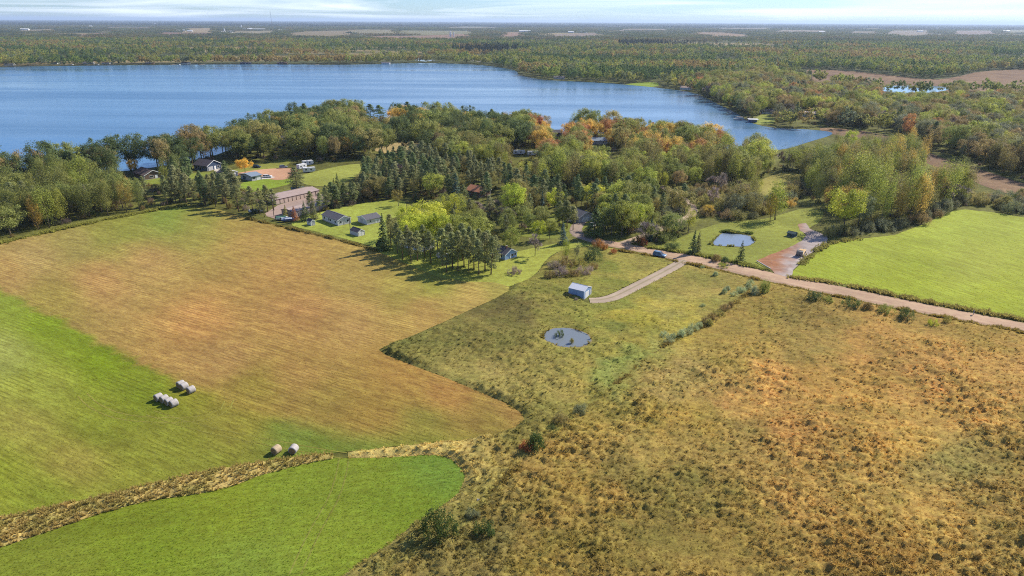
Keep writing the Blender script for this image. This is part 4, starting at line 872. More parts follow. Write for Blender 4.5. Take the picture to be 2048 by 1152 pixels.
bghouse('cream cottage on the sandy bank above the lake', 1372, 179, 14, 9, -30, 'white', 'mauve_roof')
for i, (x, w, c, lab) in enumerate([(20, 16, 'white', 'cottage at the very end of the far shore'), (112, 14, 'white', 'cottage with pale walls on the far shore behind a dock'), (178, 18, 'lgrey', 'long grey cottage on the far shore'), (214, 15, 'white', 'white cottage with a wide lawn on the far shore'), (300, 14, 'brownwall', 'brown cottage on the far shore'),
                         (372, 15, 'white', 'white cottage between yellow trees on the far shore'), (492, 20, 'navy', 'blue cottage on the far shore'), (565, 18, 'brownwall', 'tan cottage on the far shore near the bridge'), (772, 16, 'white', 'white cottage near the far inlet')]):
    bghouse(lab, x, 128.3 if x > 100 else 131, w, 10, rng.uniform(-20, 20), c, 'shingle_b' if i % 2 else 'shingle')

# boathouse, docks, boats
M['plank'] = plain('dock_plank', (168, 158, 146), .85, .2, 2); M['boat'] = plain('boat_white', (222, 222, 220), .35, .05); M['boatblue'] = plain('boat_blue', (66, 90, 140), .4, .08); M['tarp'] = plain('green_tarp', (70, 112, 92), .7, .12, 2)
M['dark'] = plain('black_rubber', (32, 32, 34), .85, .1); M['chrome'] = plain('bright_metal', (190, 192, 196), .3, .04, 1, .6)
def dock(label, x, y, ang_, L, w=1.8):
    t = empty('dock', P(x, y), R(ang_), label, 'dock')
    n = int(L / .9)
    for k in range(n): MB().box(k * .9 + .03, k * .9 + .87, -w / 2, w / 2, .55, .63).build('plank', M['plank'], t)
    for k in range(0, n + 1, 4):
        for s in (-1, 1): MB().tube([(k * .9, s * w * .45, -.3), (k * .9, s * w * .45, .9)], [.07, .07], 5).build('post', M['greywall'], t)
    return t
dock('dock beside the boathouse with a boat alongside', 1498, 239.5, 172, 14, 2.2)
dock('dock on the bank below the sandy beach', 1425, 205, 190, 12, 2.0)
dock('short dock further up the lake arm', 1402, 191, 195, 12, 2.0)
dock('dock at the wooded lake point', 1045, 152.5, 200, 16, 2.5)
for i, x in enumerate([75, 135, 190, 228, 352, 410, 535, 640]):
    dock('wooden dock on the far shore' , x, 129.8 - (.5 if x > 250 else 0), 262 + rng.uniform(-8, 8), 20, 3.0)['group'] = 'docks along the far shore'
t = empty('boathouse', P(1497, 245), R(-8), 'boathouse with flat white canopy roof at the lake edge', 'boathouse')
MB().box(-.3, 8.3, -.3, 5.8, 2.5, 2.75).build('roof', M['trim'], t)
for x in (0, 4, 8):
    for y in (0, 5.5): MB().box(x - .09, x + .09, y - .09, y + .09, -.3, 2.5).build('post', M['greywall'], t)
MB().box(.3, 7.7, 2, 5.3, .2, 1.6).build('boat_lift', M['boatblue'], t)
def hull(t, L, w, z, mat, name='hull'):
    mb = MB(); prof = []; st = 9
    vs = []
    for k in range(st):
        u = k / (st - 1); ww = w / 2 * (1 - max(0, (u - .55) / .45) ** 2) + .02; kz = z + .12 * u ** 3 + .1
        vs += [(u * L, -ww, z + .75 + .15 * u), (u * L, -ww * .72, kz), (u * L, 0, z), (u * L, ww * .72, kz), (u * L, ww, z + .75 + .15 * u)]
    F = [(k * 5 + j, k * 5 + j + 1, k * 5 + j + 6, k * 5 + j + 5) for k in range(st - 1) for j in range(4)] + [(0, 1, 2, 3, 4), tuple(range((st - 1) * 5, st * 5))] + [(k * 5 + 4, k * 5, k * 5 + 5, k * 5 + 9) for k in range(st - 1)]
    mb.v = vs; mb.f = F; return mb.build(name, mat, t)
def boat(label, x, y, rz, L=5.4, w=2.1, hullm='boat', cover=None, trailer=True, z=0):
    t = empty('boat_on_trailer' if trailer else 'boat', P(x, y), R(rz), label, 'boat'); hz = .6 if trailer else z
    hull(t, L, w, hz, M[hullm])
    if cover: MB().prism([(-w * .42, hz + .8), (w * .42, hz + .8), (w * .2, hz + 1.25), (-w * .2, hz + 1.25)], 'x', .1, L * .82).build('cover', M[cover], t)
    else:
        MB().prism([(L * .45, hz + .85), (L * .62, hz + .85), (L * .5, hz + 1.35)], 'y', -w * .35, w * .35).build('windscreen', M['glass'], t)
        MB().box(L * .1, L * .35, -w * .3, w * .3, hz + .8, hz + 1.05).build('seat', M['dark'], t)
    MB().box(-.35, .05, -.2, .2, hz + .1, hz + 1.2).build('outboard_motor', M['dark'], t)
    if trailer:
        MB().box(-.1, L + 1.2, -.06, .06, .42, .55).box(L * .15, L * .3, -w * .5, w * .5, .35, .46).build('trailer_frame', M['chrome'], t)
        for s in (-1, 1): MB().tube([(L * .22, s * w * .42, .32), (L * .22, s * (w * .42 + .2), .32)], [.32, .32], 12).build('wheel', M['dark'], t)
    return t
boat('white boat on a trailer at the field edge under pines', 498, 426.5, 20, 6.2, 2.2)
boat('boat under a green tarp beside the storage buildings', 552, 441, 15, 5.2, 2.1, 'boat', 'tarp')
boat('blue boat with white deck parked by the red brown shrub', 563, 444, 14, 5.6, 2.1, 'boatblue', 'boat')
boat('blue boat stored behind the long storage building', 583, 381, 20, 6.5, 2.4, 'boatblue', None)
boat('grey pontoon boat moored at the dock by the boathouse', 1486, 236.5, 170, 7, 2.6, 'boat', 'plank', False, .1)
for k in range(3): boat(['white boat moored off the far shore near a dock', 'small white boat beside a far shore dock', 'white covered boat lift on the far shore'][k], [143, 195, 358][k], 130.2, 100, 9, 3.2, 'boat', 'boat', False, .1)

# vehicles
def paint(name, rgb):
    m, nt, b = newmat(name); b.inputs['Base Color'].default_value = (*(lin(rgb) * .9), 1); b.inputs['Roughness'].default_value = .3; b.inputs['Coat Weight'].default_value = .5; return m
def car(name, label, x, y, rz, col, cat='car', L=4.7, w=1.85, h=1.7, van=False, z=.14):
    t = empty(name, P(x, y) + Vector((0, 0, z)), R(rz), label, cat); m = paint(name + '_paint', col)
    a, b_ = L / 2, w / 2
    body = [(-a, .45), (-a + .05, .95), (-a + .12, 1.0), (a * .42, 1.02), (a * .9, .88), (a, .7), (a, .38), (a * .9, .3), (-a * .95, .3)]
    MB().prism(body, 'y', -b_, b_).build('body', m, t)
    top = [(-a * .97, .98), (-a * (.9 if van else .82), h), (a * .12, h), (a * .52, 1.0)]
    mb = MB(); n0 = len(top)
    for s in (-1, 1):
        for (p, q) in top: mb.v.append((p, s * (b_ * (.97 if q < 1.1 else .78)), q))
    mb.f = [(0, 1, 2, 3), (7, 6, 5, 4)] + [(i, i + 4, (i + 1) % 4 + 4, (i + 1) % 4) for i in range(4)]
    cb = mb.build('cabin', M['glass'], t)
    MB().box(-a * (.88 if van else .8), a * .1, -b_ * .78, b_ * .78, h - .03, h + .05).build('roof', m, t)
    for px_ in (-a * .9, -a * .3, a * .12):
        for s in (-1, 1): MB().tube([(px_ + (.0 if px_ < 0 else .35), s * b_ * .975, 1.0), (px_ * .94, s * b_ * .80, h)], [.05, .05], 4).build('pillar', m, t)
    for px_ in (-a * .62, a * .6):
        for s in (-1, 1):
            wh = MB().tube([(px_, s * (b_ - .2), .33), (px_, s * (b_ + .03), .33)], [.34, .34], 14).build('wheel', M['dark'], t); MB().tube([(px_, s * (b_ + .02), .33), (px_, s * (b_ + .045), .33)], [.2, .2], 10).build('rim', M['chrome'], wh)
    for s in (-1, 1):
        MB().box(a - .06, a + .02, s * b_ * .72 - .2, s * b_ * .72 + .2, .62, .78).build('headlight', M['trim'], t); MB().box(-a - .03, -a + .05, s * b_ * .78 - .14, s * b_ * .78 + .14, .72, .95).build('tail_light', M['tail'], t)
    return t
M['tail'] = plain('tail_red', (150, 20, 20), .4, .05)
car('suv', 'blue grey minivan driving along the gravel road', 1319, 513.2, -36, (96, 124, 150), 'car', 4.9, 1.95, 1.8, True)
car('parked_car', 'white sedan parked on the concrete pad by the teal garage', 535, 355.2, 5, (226, 226, 226), 'car', 5.0, 1.85, 1.5, z=.11)
car('parked_car', 'dark suv parked behind the yellow willow', 514, 335.5, -10, (40, 44, 54), 'car', z=.06)
car('parked_car', 'silver car in the shade of the lakeside trees', 567, 336, 20, (150, 160, 172), 'car', z=.09)
car('parked_car', 'white car under the pines near the grey house', 1142, 443, 30, (220, 220, 220), 'car', z=.06)
car('parked_car', 'white pickup under the big dark spruce', 1187, 452, 60, (214, 214, 216), 'truck', 5.2, 1.95, 1.8, z=.06)
car('parked_car', 'tan car beside the pale roofed garage in the lakeside wood', 1226, 301, 10, (196, 170, 140), 'car', z=.06)
car('parked_car', 'silver car at the white house in the pine grove', 886, 514, 30, (200, 200, 204), 'car', z=.06)
def camper(label, x, y, rz, L=7.0, w=2.5, h=2.9):
    t = empty('camper', P(x, y), R(rz), label, 'camper')
    MB().prism([(-L / 2, .55), (L / 2 - .9, .55), (L / 2, 1.4), (L / 2 - .25, h - .1), (L / 2 - .8, h), (-L / 2 + .15, h), (-L / 2, h - .2)], 'y', -w / 2, w / 2).build('body', M['boat'], t)
    for k in (-.28, .12):
        f = MB().box(k * L - .5, k * L + .5, -w / 2 - .04, -w / 2 + .02, 1.5, 2.2).build('window', M['glass'], t); MB().box(k * L - .55, k * L + .55, -w / 2 - .06, -w / 2, 1.44, 1.5).build('frame', M['chrome'], f)
    MB().box(-.25, .45, -w / 2 - .04, -w / 2 + .02, .7, 2.5).build('door', M['trim'], t)
    MB().box(-L / 2 + .1, L / 2 - 1, -w / 2 - .03, -w / 2 + .01, 1.0, 1.15).build('stripe', M['boatblue'], t)
    MB().box(-.6, .2, -.4, .4, h, h + .25).build('air_conditioner', M['lgrey'], t)
    for s in (-1, 1): MB().tube([(-.4, s * (w / 2 - .25), .34), (-.4, s * (w / 2 - .02), .34)], [.36, .36], 12).build('wheel', M['dark'], t)
    MB().box(L / 2 - .9, L / 2 + 1.1, -.08, .08, .45, .58).build('tow_hitch', M['dark'], t)
camper('white camper trailer at the edge of the pale clearing', 619, 344.5, 25, 7.0); camper('white camper trailer behind the tall dark pine', 604, 337.5, 60, 6.0); camper('white camper trailer under the lakeside trees', 616, 330.5, 35, 6.5)
camper('white motorhome among the aspens', 1038, 309, 8, 8); camper('white camper behind the aspens', 1066, 311, 12, 7.5); camper('white trailer between the plantation pines', 735, 365, -8, 8)

# hay bales
def hay_mat():
    m, nt, b = newmat('bale_end_hay'); L = nt.links.new; tc = N(nt, 'ShaderNodeTexCoord')
    w = N(nt, 'ShaderNodeTexWave', Scale=5.0, Distortion=3.0, Detail=3.0); w.wave_type = 'RINGS'; w.rings_direction = 'X'; L(tc.outputs['Object'], w.inputs['Vector'])
    r = N(nt, 'ShaderNodeValToRGB'); r.color_ramp.elements[0].color = (*lin((92, 74, 48)), 1); r.color_ramp.elements[1].color = (*lin((150, 124, 82)), 1); L(w.outputs['Fac'], r.inputs[0]); L(r.outputs[0], b.inputs['Base Color']); b.inputs['Roughness'].default_value = .95; return m
def wrap_mat(name, rgb):
    m, nt, b = newmat(name); L = nt.links.new; tc = N(nt, 'ShaderNodeTexCoord'); mp = N(nt, 'ShaderNodeMapping'); mp.inputs['Scale'].default_value = (9, 2, 2); L(tc.outputs['Object'], mp.inputs['Vector'])
    no = N(nt, 'ShaderNodeTexNoise', Scale=1.2, Detail=6.0); L(mp.outputs[0], no.inputs['Vector']); r = N(nt, 'ShaderNodeValToRGB'); c = lin(rgb)
    r.color_ramp.elements[0].position = .3; r.color_ramp.elements[1].position = .7
    r.color_ramp.elements[0].color = (*(c * .62), 1); r.color_ramp.elements[1].color = (*(c * 1.05), 1); L(no.outputs['Fac'], r.inputs[0]); L(r.outputs[0], b.inputs['Base Color']); b.inputs['Roughness'].default_value = .75
    bp = N(nt, 'ShaderNodeBump', Strength=.5, Distance=.04); L(no.outputs['Fac'], bp.inputs['Height']); L(bp.outputs[0], b.inputs['Normal']); return m
M['bale_end'] = hay_mat(); M['wrap'] = wrap_mat('pale_net_wrap', (172, 165, 158)); M['wrap_t'] = wrap_mat('weathered_net_wrap', (176, 156, 124))
def bale(label, x, y, rz, wrap='wrap', r=.84, L=1.55, group='round hay bales left on the field'):
    p = P(x, y); t = empty('hay_bale', (p.x, p.y, .06), R(rz), label, 'hay bale', group); k = 28; rg = np.random.default_rng(int(x * 7 + y))
    rows = [(-L / 2 - .03, .80), (-L / 2, .93), (-L / 2 + .08, 1.0), (-L / 4, 1.012), (0, 1.0), (L / 4, 1.012), (L / 2 - .08, 1.0), (L / 2, .93), (L / 2 + .03, .80)]
    V = []; bump = 1 + rg.normal(0, .012, k)
    for (xx, f) in rows:
        for j in range(k):
            a = 2 * math.pi * j / k; zz = math.sin(a) * r * f * bump[j]; V.append((xx, math.cos(a) * r * f * bump[j] * 1.03, max(zz, -r * .93) + r * .93))
    F = [(i * k + j, i * k + (j + 1) % k, (i + 1) * k + (j + 1) % k, (i + 1) * k + j) for i in range(len(rows) - 1) for j in range(k)]
    me = pymesh('net_wrap', V, F, True, M[wrap]); mobj('net_wrap', me, t)
    for s in (0, len(rows) - 1):
        xx = rows[s][0]; sg = -1 if s == 0 else 1; Vv = [V[s * k + j] for j in range(k)]; inner = [(xx - sg * .05, v[1] * .6, (v[2] - r * .93) * .6 + r * .93) for v in Vv]
        FF = [(j, (j + 1) % k, k + (j + 1) % k, k + j) for j in range(k)] + [tuple(range(k, 2 * k))]
        mobj('end_face', pymesh('end_face', Vv + inner, FF, True, M['bale_end']), t)
    return t
g1 = 'round bales in the row of four'; g2 = 'round bales in the trio near the tan hay'
for (x, y, a) in ((318, 800.5, 56), (329.5, 804, 58), (339, 809, 56), (348.5, 812.5, 54)): bale('pale net wrapped round bale in the row of four on the green hay field', x, y, a, group=g1)
for (x, y, a) in ((362.5, 774.5, 57), (369, 778.5, 58), (383, 785.5, 54)): bale('pale net wrapped round bale in the trio beside the tan stubble', x, y, a, group=g2)
bale('weathered tan round bale by the tall dry grass strip', 553.5, 906, 64, 'wrap_t', group=None); bale('white wrapped round bale by the tall dry grass strip', 588, 905, 82, group=None)

# poles, mailbox, yard things, far farms
M['pole'] = plain('pole_wood', (98, 84, 70), .9, .2, 2); M['black'] = plain('black_paint', (30, 30, 32), .5, .1)
def utility_pole(label, x, y, h=8.5):
    t = empty('utility_pole', P(x, y), R(20), label, 'utility pole'); MB().tube([(0, 0, -.4), (0, 0, h)], [.15, .10], 8).build('pole', M['pole'], t)
    MB().box(-.9, .9, -.05, .05, h - .7, h - .58).build('crossarm', M['pole'], t); MB().tube([(.25, 0, h - 1.9), (.25, 0, h - 1.2)], [.17, .17], 10).build('transformer', M['lgrey'], t)
    for s in (-.8, 0, .8): MB().tube([(s, 0, h - .6), (s, 0, h - .42)], [.04, .03], 6).build('insulator', M['trim'], t)
utility_pole('wooden utility pole on the lawn beside the ranch house', 701, 465.5, 7.5); utility_pole('wooden utility pole at the end of the storage building', 548, 433, 9.0)
t = empty('mailbox', P(1946, 630.5), R(-36), 'black mailbox on a post at the far edge of the road', 'mailbox')
MB().box(-.07, .07, -.07, .07, -.3, 1.05).build('post', M['pole'], t); MB().prism([(-.2, 1.05), (.2, 1.05), (.2, 1.3), (.12, 1.43), (-.12, 1.43), (-.2, 1.3)], 'y', -.45, .3).build('box', M['black'], t)
MB().box(-.21, .21, .30, .33, 1.04, 1.42).build('door', M['chrome'], t); MB().box(.2, .23, -.1, .05, 1.2, 1.6).build('flag', M['tail'], t); MB().box(-.16, .16, -.4, .2, .78, 1.0).build('paper_tube', M['trim'], t)
gable('pump_shed', 'low dark green shed on the mown grass beside the pond', 'shed', (1574, 472.5), (1588, 475.6), W=2.6, eave=1.5, ridge=2.0, wall='teal', roof='green_roof', over=.3, trim='green_roof', feats=[('ab', .35, .65, .1, 1.35, 'door', 'green_roof')])
t = empty('hay_wagon', P(1598, 514), R(58), 'grey slatted farm wagon with a tan plank deck in the dirt yard', 'wagon')
for k in range(7): MB().box(0, 7.5, -1.15 + k * .33, -1.15 + k * .33 + .29, 1.0 - 0, 1.07).build('deck_plank', M['deck'] if 'deck' in M else M.setdefault('deck', plain('tan_deck_plank', (206, 172, 122), .8, .15, 2)), t)
for k in range(8): MB().box(-.06, .02, -1.15 + k * .3, -1.15 + k * .3 + .22, .95, 2.7).build('slat', M['greywall'], t)
for z in (1.4, 2.5): MB().box(.02, .08, -1.2, 1.25, z, z + .14).build('rail', M['greywall'], t)
MB().box(.15, 1.6, -1.0, 1.0, 1.08, 2.1).build('crate', M['trim'], t)
MB().box(-.2, 8.8, -.1, .1, .75, .95).build('chassis', M['dark'], t)
for x in (1.2, 6.0):
    for s in (-1, 1): MB().tube([(x, s * .95, .4), (x, s * 1.2, .4)], [.42, .42], 12).build('wheel', M['dark'], t)
t = empty('pole_barrier', P(1513, 524), math.atan2(*(P(1541, 540) - P(1513, 524)).yx), 'long white pole barrier beside the dirt yard entrance', 'barrier'); LL = (P(1541, 540) - P(1513, 524)).length
MB().tube([(0, 0, .55), (LL, 0, .55)], [.13, .11], 8).build('pole', M['trim'], t)
for x in (.5, LL - .5): MB().box(x - .1, x + .1, -.1, .1, -.2, .5).build('post', M['greywall'], t)
M['stone'] = plain('field_stone', (168, 162, 156), .9, .2, 3)
def pile(name, label, cat, x, y, n, rad_, size, mat):
    t = empty(name, P(x, y), 0, label, cat); rg = np.random.default_rng(n); bmx = bmesh.new(); bmesh.ops.create_icosphere(bmx, subdivisions=1, radius=1)
    for v in bmx.verts: v.co *= rg.uniform(.8, 1.15)
    base = bpy.data.meshes.new('stone'); bmx.to_mesh(base); bmx.free(); base.materials.append(mat)
    for k in range(n):
        a, q = rg.uniform(0, 6.28), rg.uniform(0, 1) ** .6; o = mobj('stone', base, t); s = size * rg.uniform(.5, 1.3)
        o.location = (math.cos(a) * q * rad_, math.sin(a) * q * rad_, .15 + (1 - q) * .6 * rg.random() + .1); o.scale = (s, s * rg.uniform(.7, 1.2), s * .7); o.rotation_euler = tuple(rg.uniform(0, 3, 3))
pile('stone_pile', 'heap of pale field stones between the bushes and the green field', 'stone pile', 957, 1004, 46, 1.9, .30, M['stone'])
t = empty('log_pile', P(925, 1056), 0, 'few pale fallen logs between two foreground bushes', 'logs'); rg = np.random.default_rng(3)
for k in range(9):
    a = rg.uniform(-.3, .9); L_ = rg.uniform(1.2, 3.2); c = np.array([rg.uniform(-1.4, 1.6), rg.uniform(-.8, .8), rg.uniform(.25, .6)]); d = np.array([math.cos(a), math.sin(a), rg.uniform(-.1, .15)]) * L_ / 2
    MB().tube([tuple(c - d), tuple(c + d)], [.09, .06], 6).build('log', M['greywall'], t)
def barn(label, x, y, w, d, h, rz, wall='white', roof='trim', name='barn'):
    t = empty(name, P(x, y), R(rz), label, 'barn')
    MB().prism([(-d / 2, -.2), (d / 2, -.2), (d / 2, h), (0, h * 1.5), (-d / 2, h)], 'x', -w / 2, w / 2).build('wall', M[wall], t)
    mb = MB()
    for s in (1, -1): mb.prism([(s * (d / 2 + .8), h - .3), (0, h * 1.5 + .05), (0, h * 1.5 + .5), (s * (d / 2 + .8), h + .15)], 'x', -w / 2 - .8, w / 2 + .8)
    mb.build('roof', M[roof], t); MB().box(-3, 3, -d / 2 - .2, -d / 2 + .1, 0, h * .8).build('door', M['lgrey'], t)
for (x, y, w, d, h, lab) in [(50, 60.5, 60, 25, 8, 'white barn alone in the far woods'), (182, 54.5, 30, 25, 10, 'tiny white barn near the horizon left'), (310, 48.5, 90, 40, 12, 'pale barn on the far horizon'), (357, 63, 22, 16, 7, 'small white farm building left of the tan field'), (368, 62.8, 20, 14, 8, 'white barn beside the tan far field'), (380, 63, 40, 14, 6, 'long white barn below the tan far field'),
                             (447, 66, 30, 20, 7, 'small white barn of the middle farmstead'), (457, 65, 55, 22, 7, 'long white barn of the middle farmstead'), (482, 56.5, 30, 18, 9, 'white barn at the head of the large farmstead'), (490, 59, 45, 20, 8, 'white barn in the large farmstead'), (500, 59.5, 40, 18, 8, 'white shed in the large farmstead'), (515, 59.6, 130, 20, 6, 'very long white barn of the large farmstead'),
                             (560, 62.6, 28, 20, 8, 'white barn right of the radio mast'), (1050, 64.5, 90, 30, 9, 'long white barn on the far ridge'), (1165, 65, 60, 25, 8, 'pale barn right of the pine stand'), (1142, 66, 40, 20, 8, 'green grey barn right of the pine stand'), (1570, 58, 90, 30, 9, 'long white barn far beyond the marsh'), (1643, 65, 60, 22, 7, 'white barn between far woods beyond the marsh'),
                             (1840, 64, 50, 25, 8, 'white barn in the hazy farmsteads'), (1875, 58, 70, 25, 10, 'pale barn near the smoke on the horizon'), (2012, 63, 80, 25, 8, 'pale barn at the far right farmstead'), (1390, 47.8 + 12, 50, 25, 8, 'pale barn beyond the dark pine stand')]:
    barn(lab, x, y, w, d, h, rng.uniform(-15, 15))
def silo(label, x, y, h, r):
    t = empty('silo', P(x, y), 0, label, 'silo'); MB().tube([(0, 0, -.3), (0, 0, h)], [r, r], 20).build('cylinder', M['galv'], t); MB().tube([(0, 0, h), (0, 0, h + r * .5), (0, 0, h + r * .8)], [r * 1.02, r * .75, r * .1], 20).build('dome', M['lgrey'], t)
    for k in range(1, 7): MB().tube([(0, 0, h * k / 7), (0, 0, h * k / 7 + .3)], [r + .06, r + .06], 20, False).build('hoop', M['lgrey'], t)
silo('broad grey silo of the twin silo farm', 901, 73.5, 24, 5); silo('slim grey silo of the twin silo farm', 907.5, 73.5, 22, 3.2); silo('white silo of the middle farmstead', 449, 65.5, 24, 4); silo('pale silo of the large farmstead', 483, 57.5, 30, 5)
p = P(545, 62.5); t = empty('radio_mast', p, 0, 'thin lattice radio mast standing above the far woods', 'mast'); Hm = 135
for k in range(3):
    a = 2.094 * k; MB().tube([(math.cos(a) * 2.2, math.sin(a) * 2.2, 0), (math.cos(a) * .5, math.sin(a) * .5, Hm)], [.42, .25], 4).build('leg', M['greywall'], t)
mb = MB()
for j in range(26):
    z0, z1 = Hm * j / 26, Hm * (j + 1) / 26; r0, r1 = 2.2 - 1.7 * j / 26, 2.2 - 1.7 * (j + 1) / 26
    for k in range(3): mb.tube([(math.cos(2.094 * k) * r0, math.sin(2.094 * k) * r0, z0), (math.cos(2.094 * (k + 1)) * r1, math.sin(2.094 * (k + 1)) * r1, z1)], [.12, .12], 3, False)
mb.build('bracing', M['greywall'], t); MB().tube([(0, 0, Hm - 2), (0, 0, Hm + 10)], [.2, .1], 5).build('antenna', M['greywall'], t)

# ------------------------------------------------------------------ trees and shrubs
TALL = 1.3
COL = {'olive': (134, 126, 62), 'green': (120, 124, 54), 'yellow green': (146, 150, 48), 'lime': (164, 166, 58), 'gold': (178, 150, 58), 'orange': (160, 114, 60), 'rust': (146, 92, 52), 'brown': (132, 114, 68), 'grey brown': (138, 122, 108),
       'dark green': (84, 96, 50), 'pine green': (104, 106, 62), 'blue green': (70, 90, 78), 'deep green': (68, 82, 38), 'pale willow': (142, 150, 108), 'grey green': (108, 110, 78)}
LK = 1.22
WORD = {'broadleaf_tree': 'leafy tree', 'poplar_tree': 'poplar', 'pine_tree': 'pine', 'spruce_tree': 'spruce', 'bare_tree': 'bare tree', 'shrub': 'shrub'}
TREES = []
def add_tree(kind, x, y, h, col, zone, w=1.0, label=None):
    TREES.append(dict(kind=kind, x=x, y=y, h=h, col=col, zone=zone, w=w, label=label))
def hero(kind, px, py, h, col, label=None, w=1.0, zone=None):
    p = P(px, py); add_tree(kind, p.x, p.y, h, col, zone or '', w, label)
HB, HP, HN, HS, HX, HR = 'broadleaf_tree', 'poplar_tree', 'pine_tree', 'spruce_tree', 'bare_tree', 'shrub'
for (x, y, h, l) in [(520, 429, 12, 'pine beside the white boat at the hay field edge'), (536, 424, 12.5, 'pine at the corner of the long storage building'), (506, 424, 12, 'pine behind the white boat'), (529, 434, 8, 'short pine between the boats'), (548, 421, 10, 'pine in front of the storage doors'), (478, 424, 12, 'pine at the hay field corner near the boats'), (640, 429, 10, 'pine behind the roof of the ranch house'), (654, 421, 11, 'taller pine behind the ranch house roof'), (672, 416, 10.5, 'pine at the back of the ranch lawn'), (690, 411, 11, 'pine at the back of the ranch lawn near the garage'), (622, 428, 10.5, 'pine between storage and ranch house'), (708, 408, 10, 'pine behind the white garage'), (928, 404, 8.5, 'pine left of the rust roofed house front'), (966, 405, 10, 'pine right of the rust roofed house front'), (950, 408, 5.5, 'small pine before the rust roofed house'), (1118, 453, 11, 'pine before the grey house wall'), (1134, 457, 12, 'tall pine before the grey house'), (1146, 461, 10.5, 'pine at the gravel drive bend')]:
    hero(HN, x, y, h, 'pine green', l, 1.25)
# pine grove on the lawn corner
for (x, y, h) in [(782, 492, 12.5), (795, 507, 12), (835, 522, 11.5), (818, 511, 12), (850, 514, 12.5), (806, 519, 11), (862, 527, 12), (885, 532, 14), (897, 521, 14), (905, 537, 13.5), (916, 542, 14.5), (928, 534, 14), (938, 546, 13.5), (948, 539, 14.5), (958, 549, 13), (970, 541, 14), (982, 549, 13.5), (975, 531, 13),
                  (990, 537, 12.5), (925, 521, 14), (960, 527, 13), (940, 528, 14), (893, 545, 12), (822, 527, 12)]:
    w_ = rng.uniform(.95, 1.25)
    side = min((('beside the blue house', (1000, 522)), ('beside the white house', (838, 498)), ('at the hay field edge', (900, 548)), ('next to the broad spruce', (782, 495)), ('in front of the maples', (905, 505)), ('at the lawn end', (975, 548))), key=lambda q: (P(*q[1]) - P(x, y)).length)[0]
    hero(HN, x, y, h, 'pine green', '%s %s bare trunked pine of the shadow casting grove, %s' % ('tall' if h > 13.8 else 'shorter', 'wide' if w_ > 1.1 else 'narrow', side), w_, 'g:pines of the lawn corner grove')
hero(HS, 768, 500, 14.5, 'dark green', 'broad dark spruce at the lawn end of the pine grove', 1.35)
for (x, y, h, c, w, l) in [(856, 482, 17, 'lime', 1.15, 'largest yellow green maple rising behind the pine grove'), (908, 456, 15, 'yellow green', 1.05, 'tall yellow green maple behind the pine grove near the rust roofed house'), (820, 474, 14, 'yellow green', 1.0, 'yellow green maple beside the ranch house lawn and grove'),
                          (945, 505, 15, 'green', 1.15, 'broad green tree behind the grove next to the blue house'), (900, 497, 13.5, 'green', 1.1, 'green tree in the middle of the pine grove'), (832, 500, 15, 'lime', 1.0, 'yellow maple rising over the white house in the grove'), (876, 502, 15, 'yellow green', 1.0, 'yellow green maple between the grove pines'), (797, 412, 8, 'olive', .95, 'small round olive tree at the back of the ranch lawn'),
                          (1020, 507, 10.5, 'green', 1.05, 'green tree just behind the blue house'), (1078, 482, 9, 'yellow green', 1.0, 'yellow green tree behind the bare lawn tree'), (1100, 478, 8.5, 'green', .9, 'green tree next to the dark spruce on the lawn'), (1030, 434, 15.5, 'yellow green', .9, 'tall green and yellow maple beside the rust roofed house'),
                          (1110, 424, 11, 'lime', 1.05, 'yellow maple behind the row of pines'), (1172, 418, 12, 'lime', 1.05, 'bright yellow maple above the big dark spruce'), (1195, 412, 11, 'lime', .95, 'second bright yellow maple above the big dark spruce'), (1243, 474, 15.5, 'green', .95, 'tall green tree with yellow top by the gravel road'), (1222, 470, 13.5, 'dark green', 1.0, 'dense dark green tree beside the gravel road'),
                          (1268, 466, 13, 'yellow green', .85, 'yellow green tree at the lane entrance'), (1416, 432, 5.5, 'gold', 1.15, 'round golden bush tree beside the winding lane'), (490, 347, 9, 'gold', 1.2, 'round yellow willow in front of the lakeside yard'), (270, 348, 8.5, 'gold', .95, 'bright yellow tree next to the brown roofed lake house'),
                          (1686, 462, 18, 'yellow green', 1.15, 'big domed tree at the end of the gravel yard'), (1715, 455, 15, 'grey green', 1.0, 'greyish tree behind the big domed tree'), (1700, 298, 13, 'lime', .95, 'bright yellow tree at the back of the poplar grove')]:
    hero(HB, x, y, h, c, l, w)
for (x, y, h, c, w, l) in [(1376, 466, 10.5, 'lime', 1.3, 'bright yellow columnar poplar beside the lane'), (1328, 379, 9, 'lime', 1.1, 'slim yellow poplar standing in the scrub'), (1550, 440, 16, 'yellow green', 1.35, 'tall yellow green poplar behind the square pond'), (1540, 442, 12, 'gold', 1.1, 'golden poplar beside the tall one behind the square pond'),
                          (1131, 522, 8, 'yellow green', 1.0, 'young yellow green poplar in the brown thicket'), (1151, 520, 6.5, 'grey green', .8, 'spindly sapling in the brown thicket'), (1510, 400, 11, 'yellow green', 1.1, 'pale poplar at the edge of the scrub clearing')]:
    hero(HP, x, y, h, c, l, w)
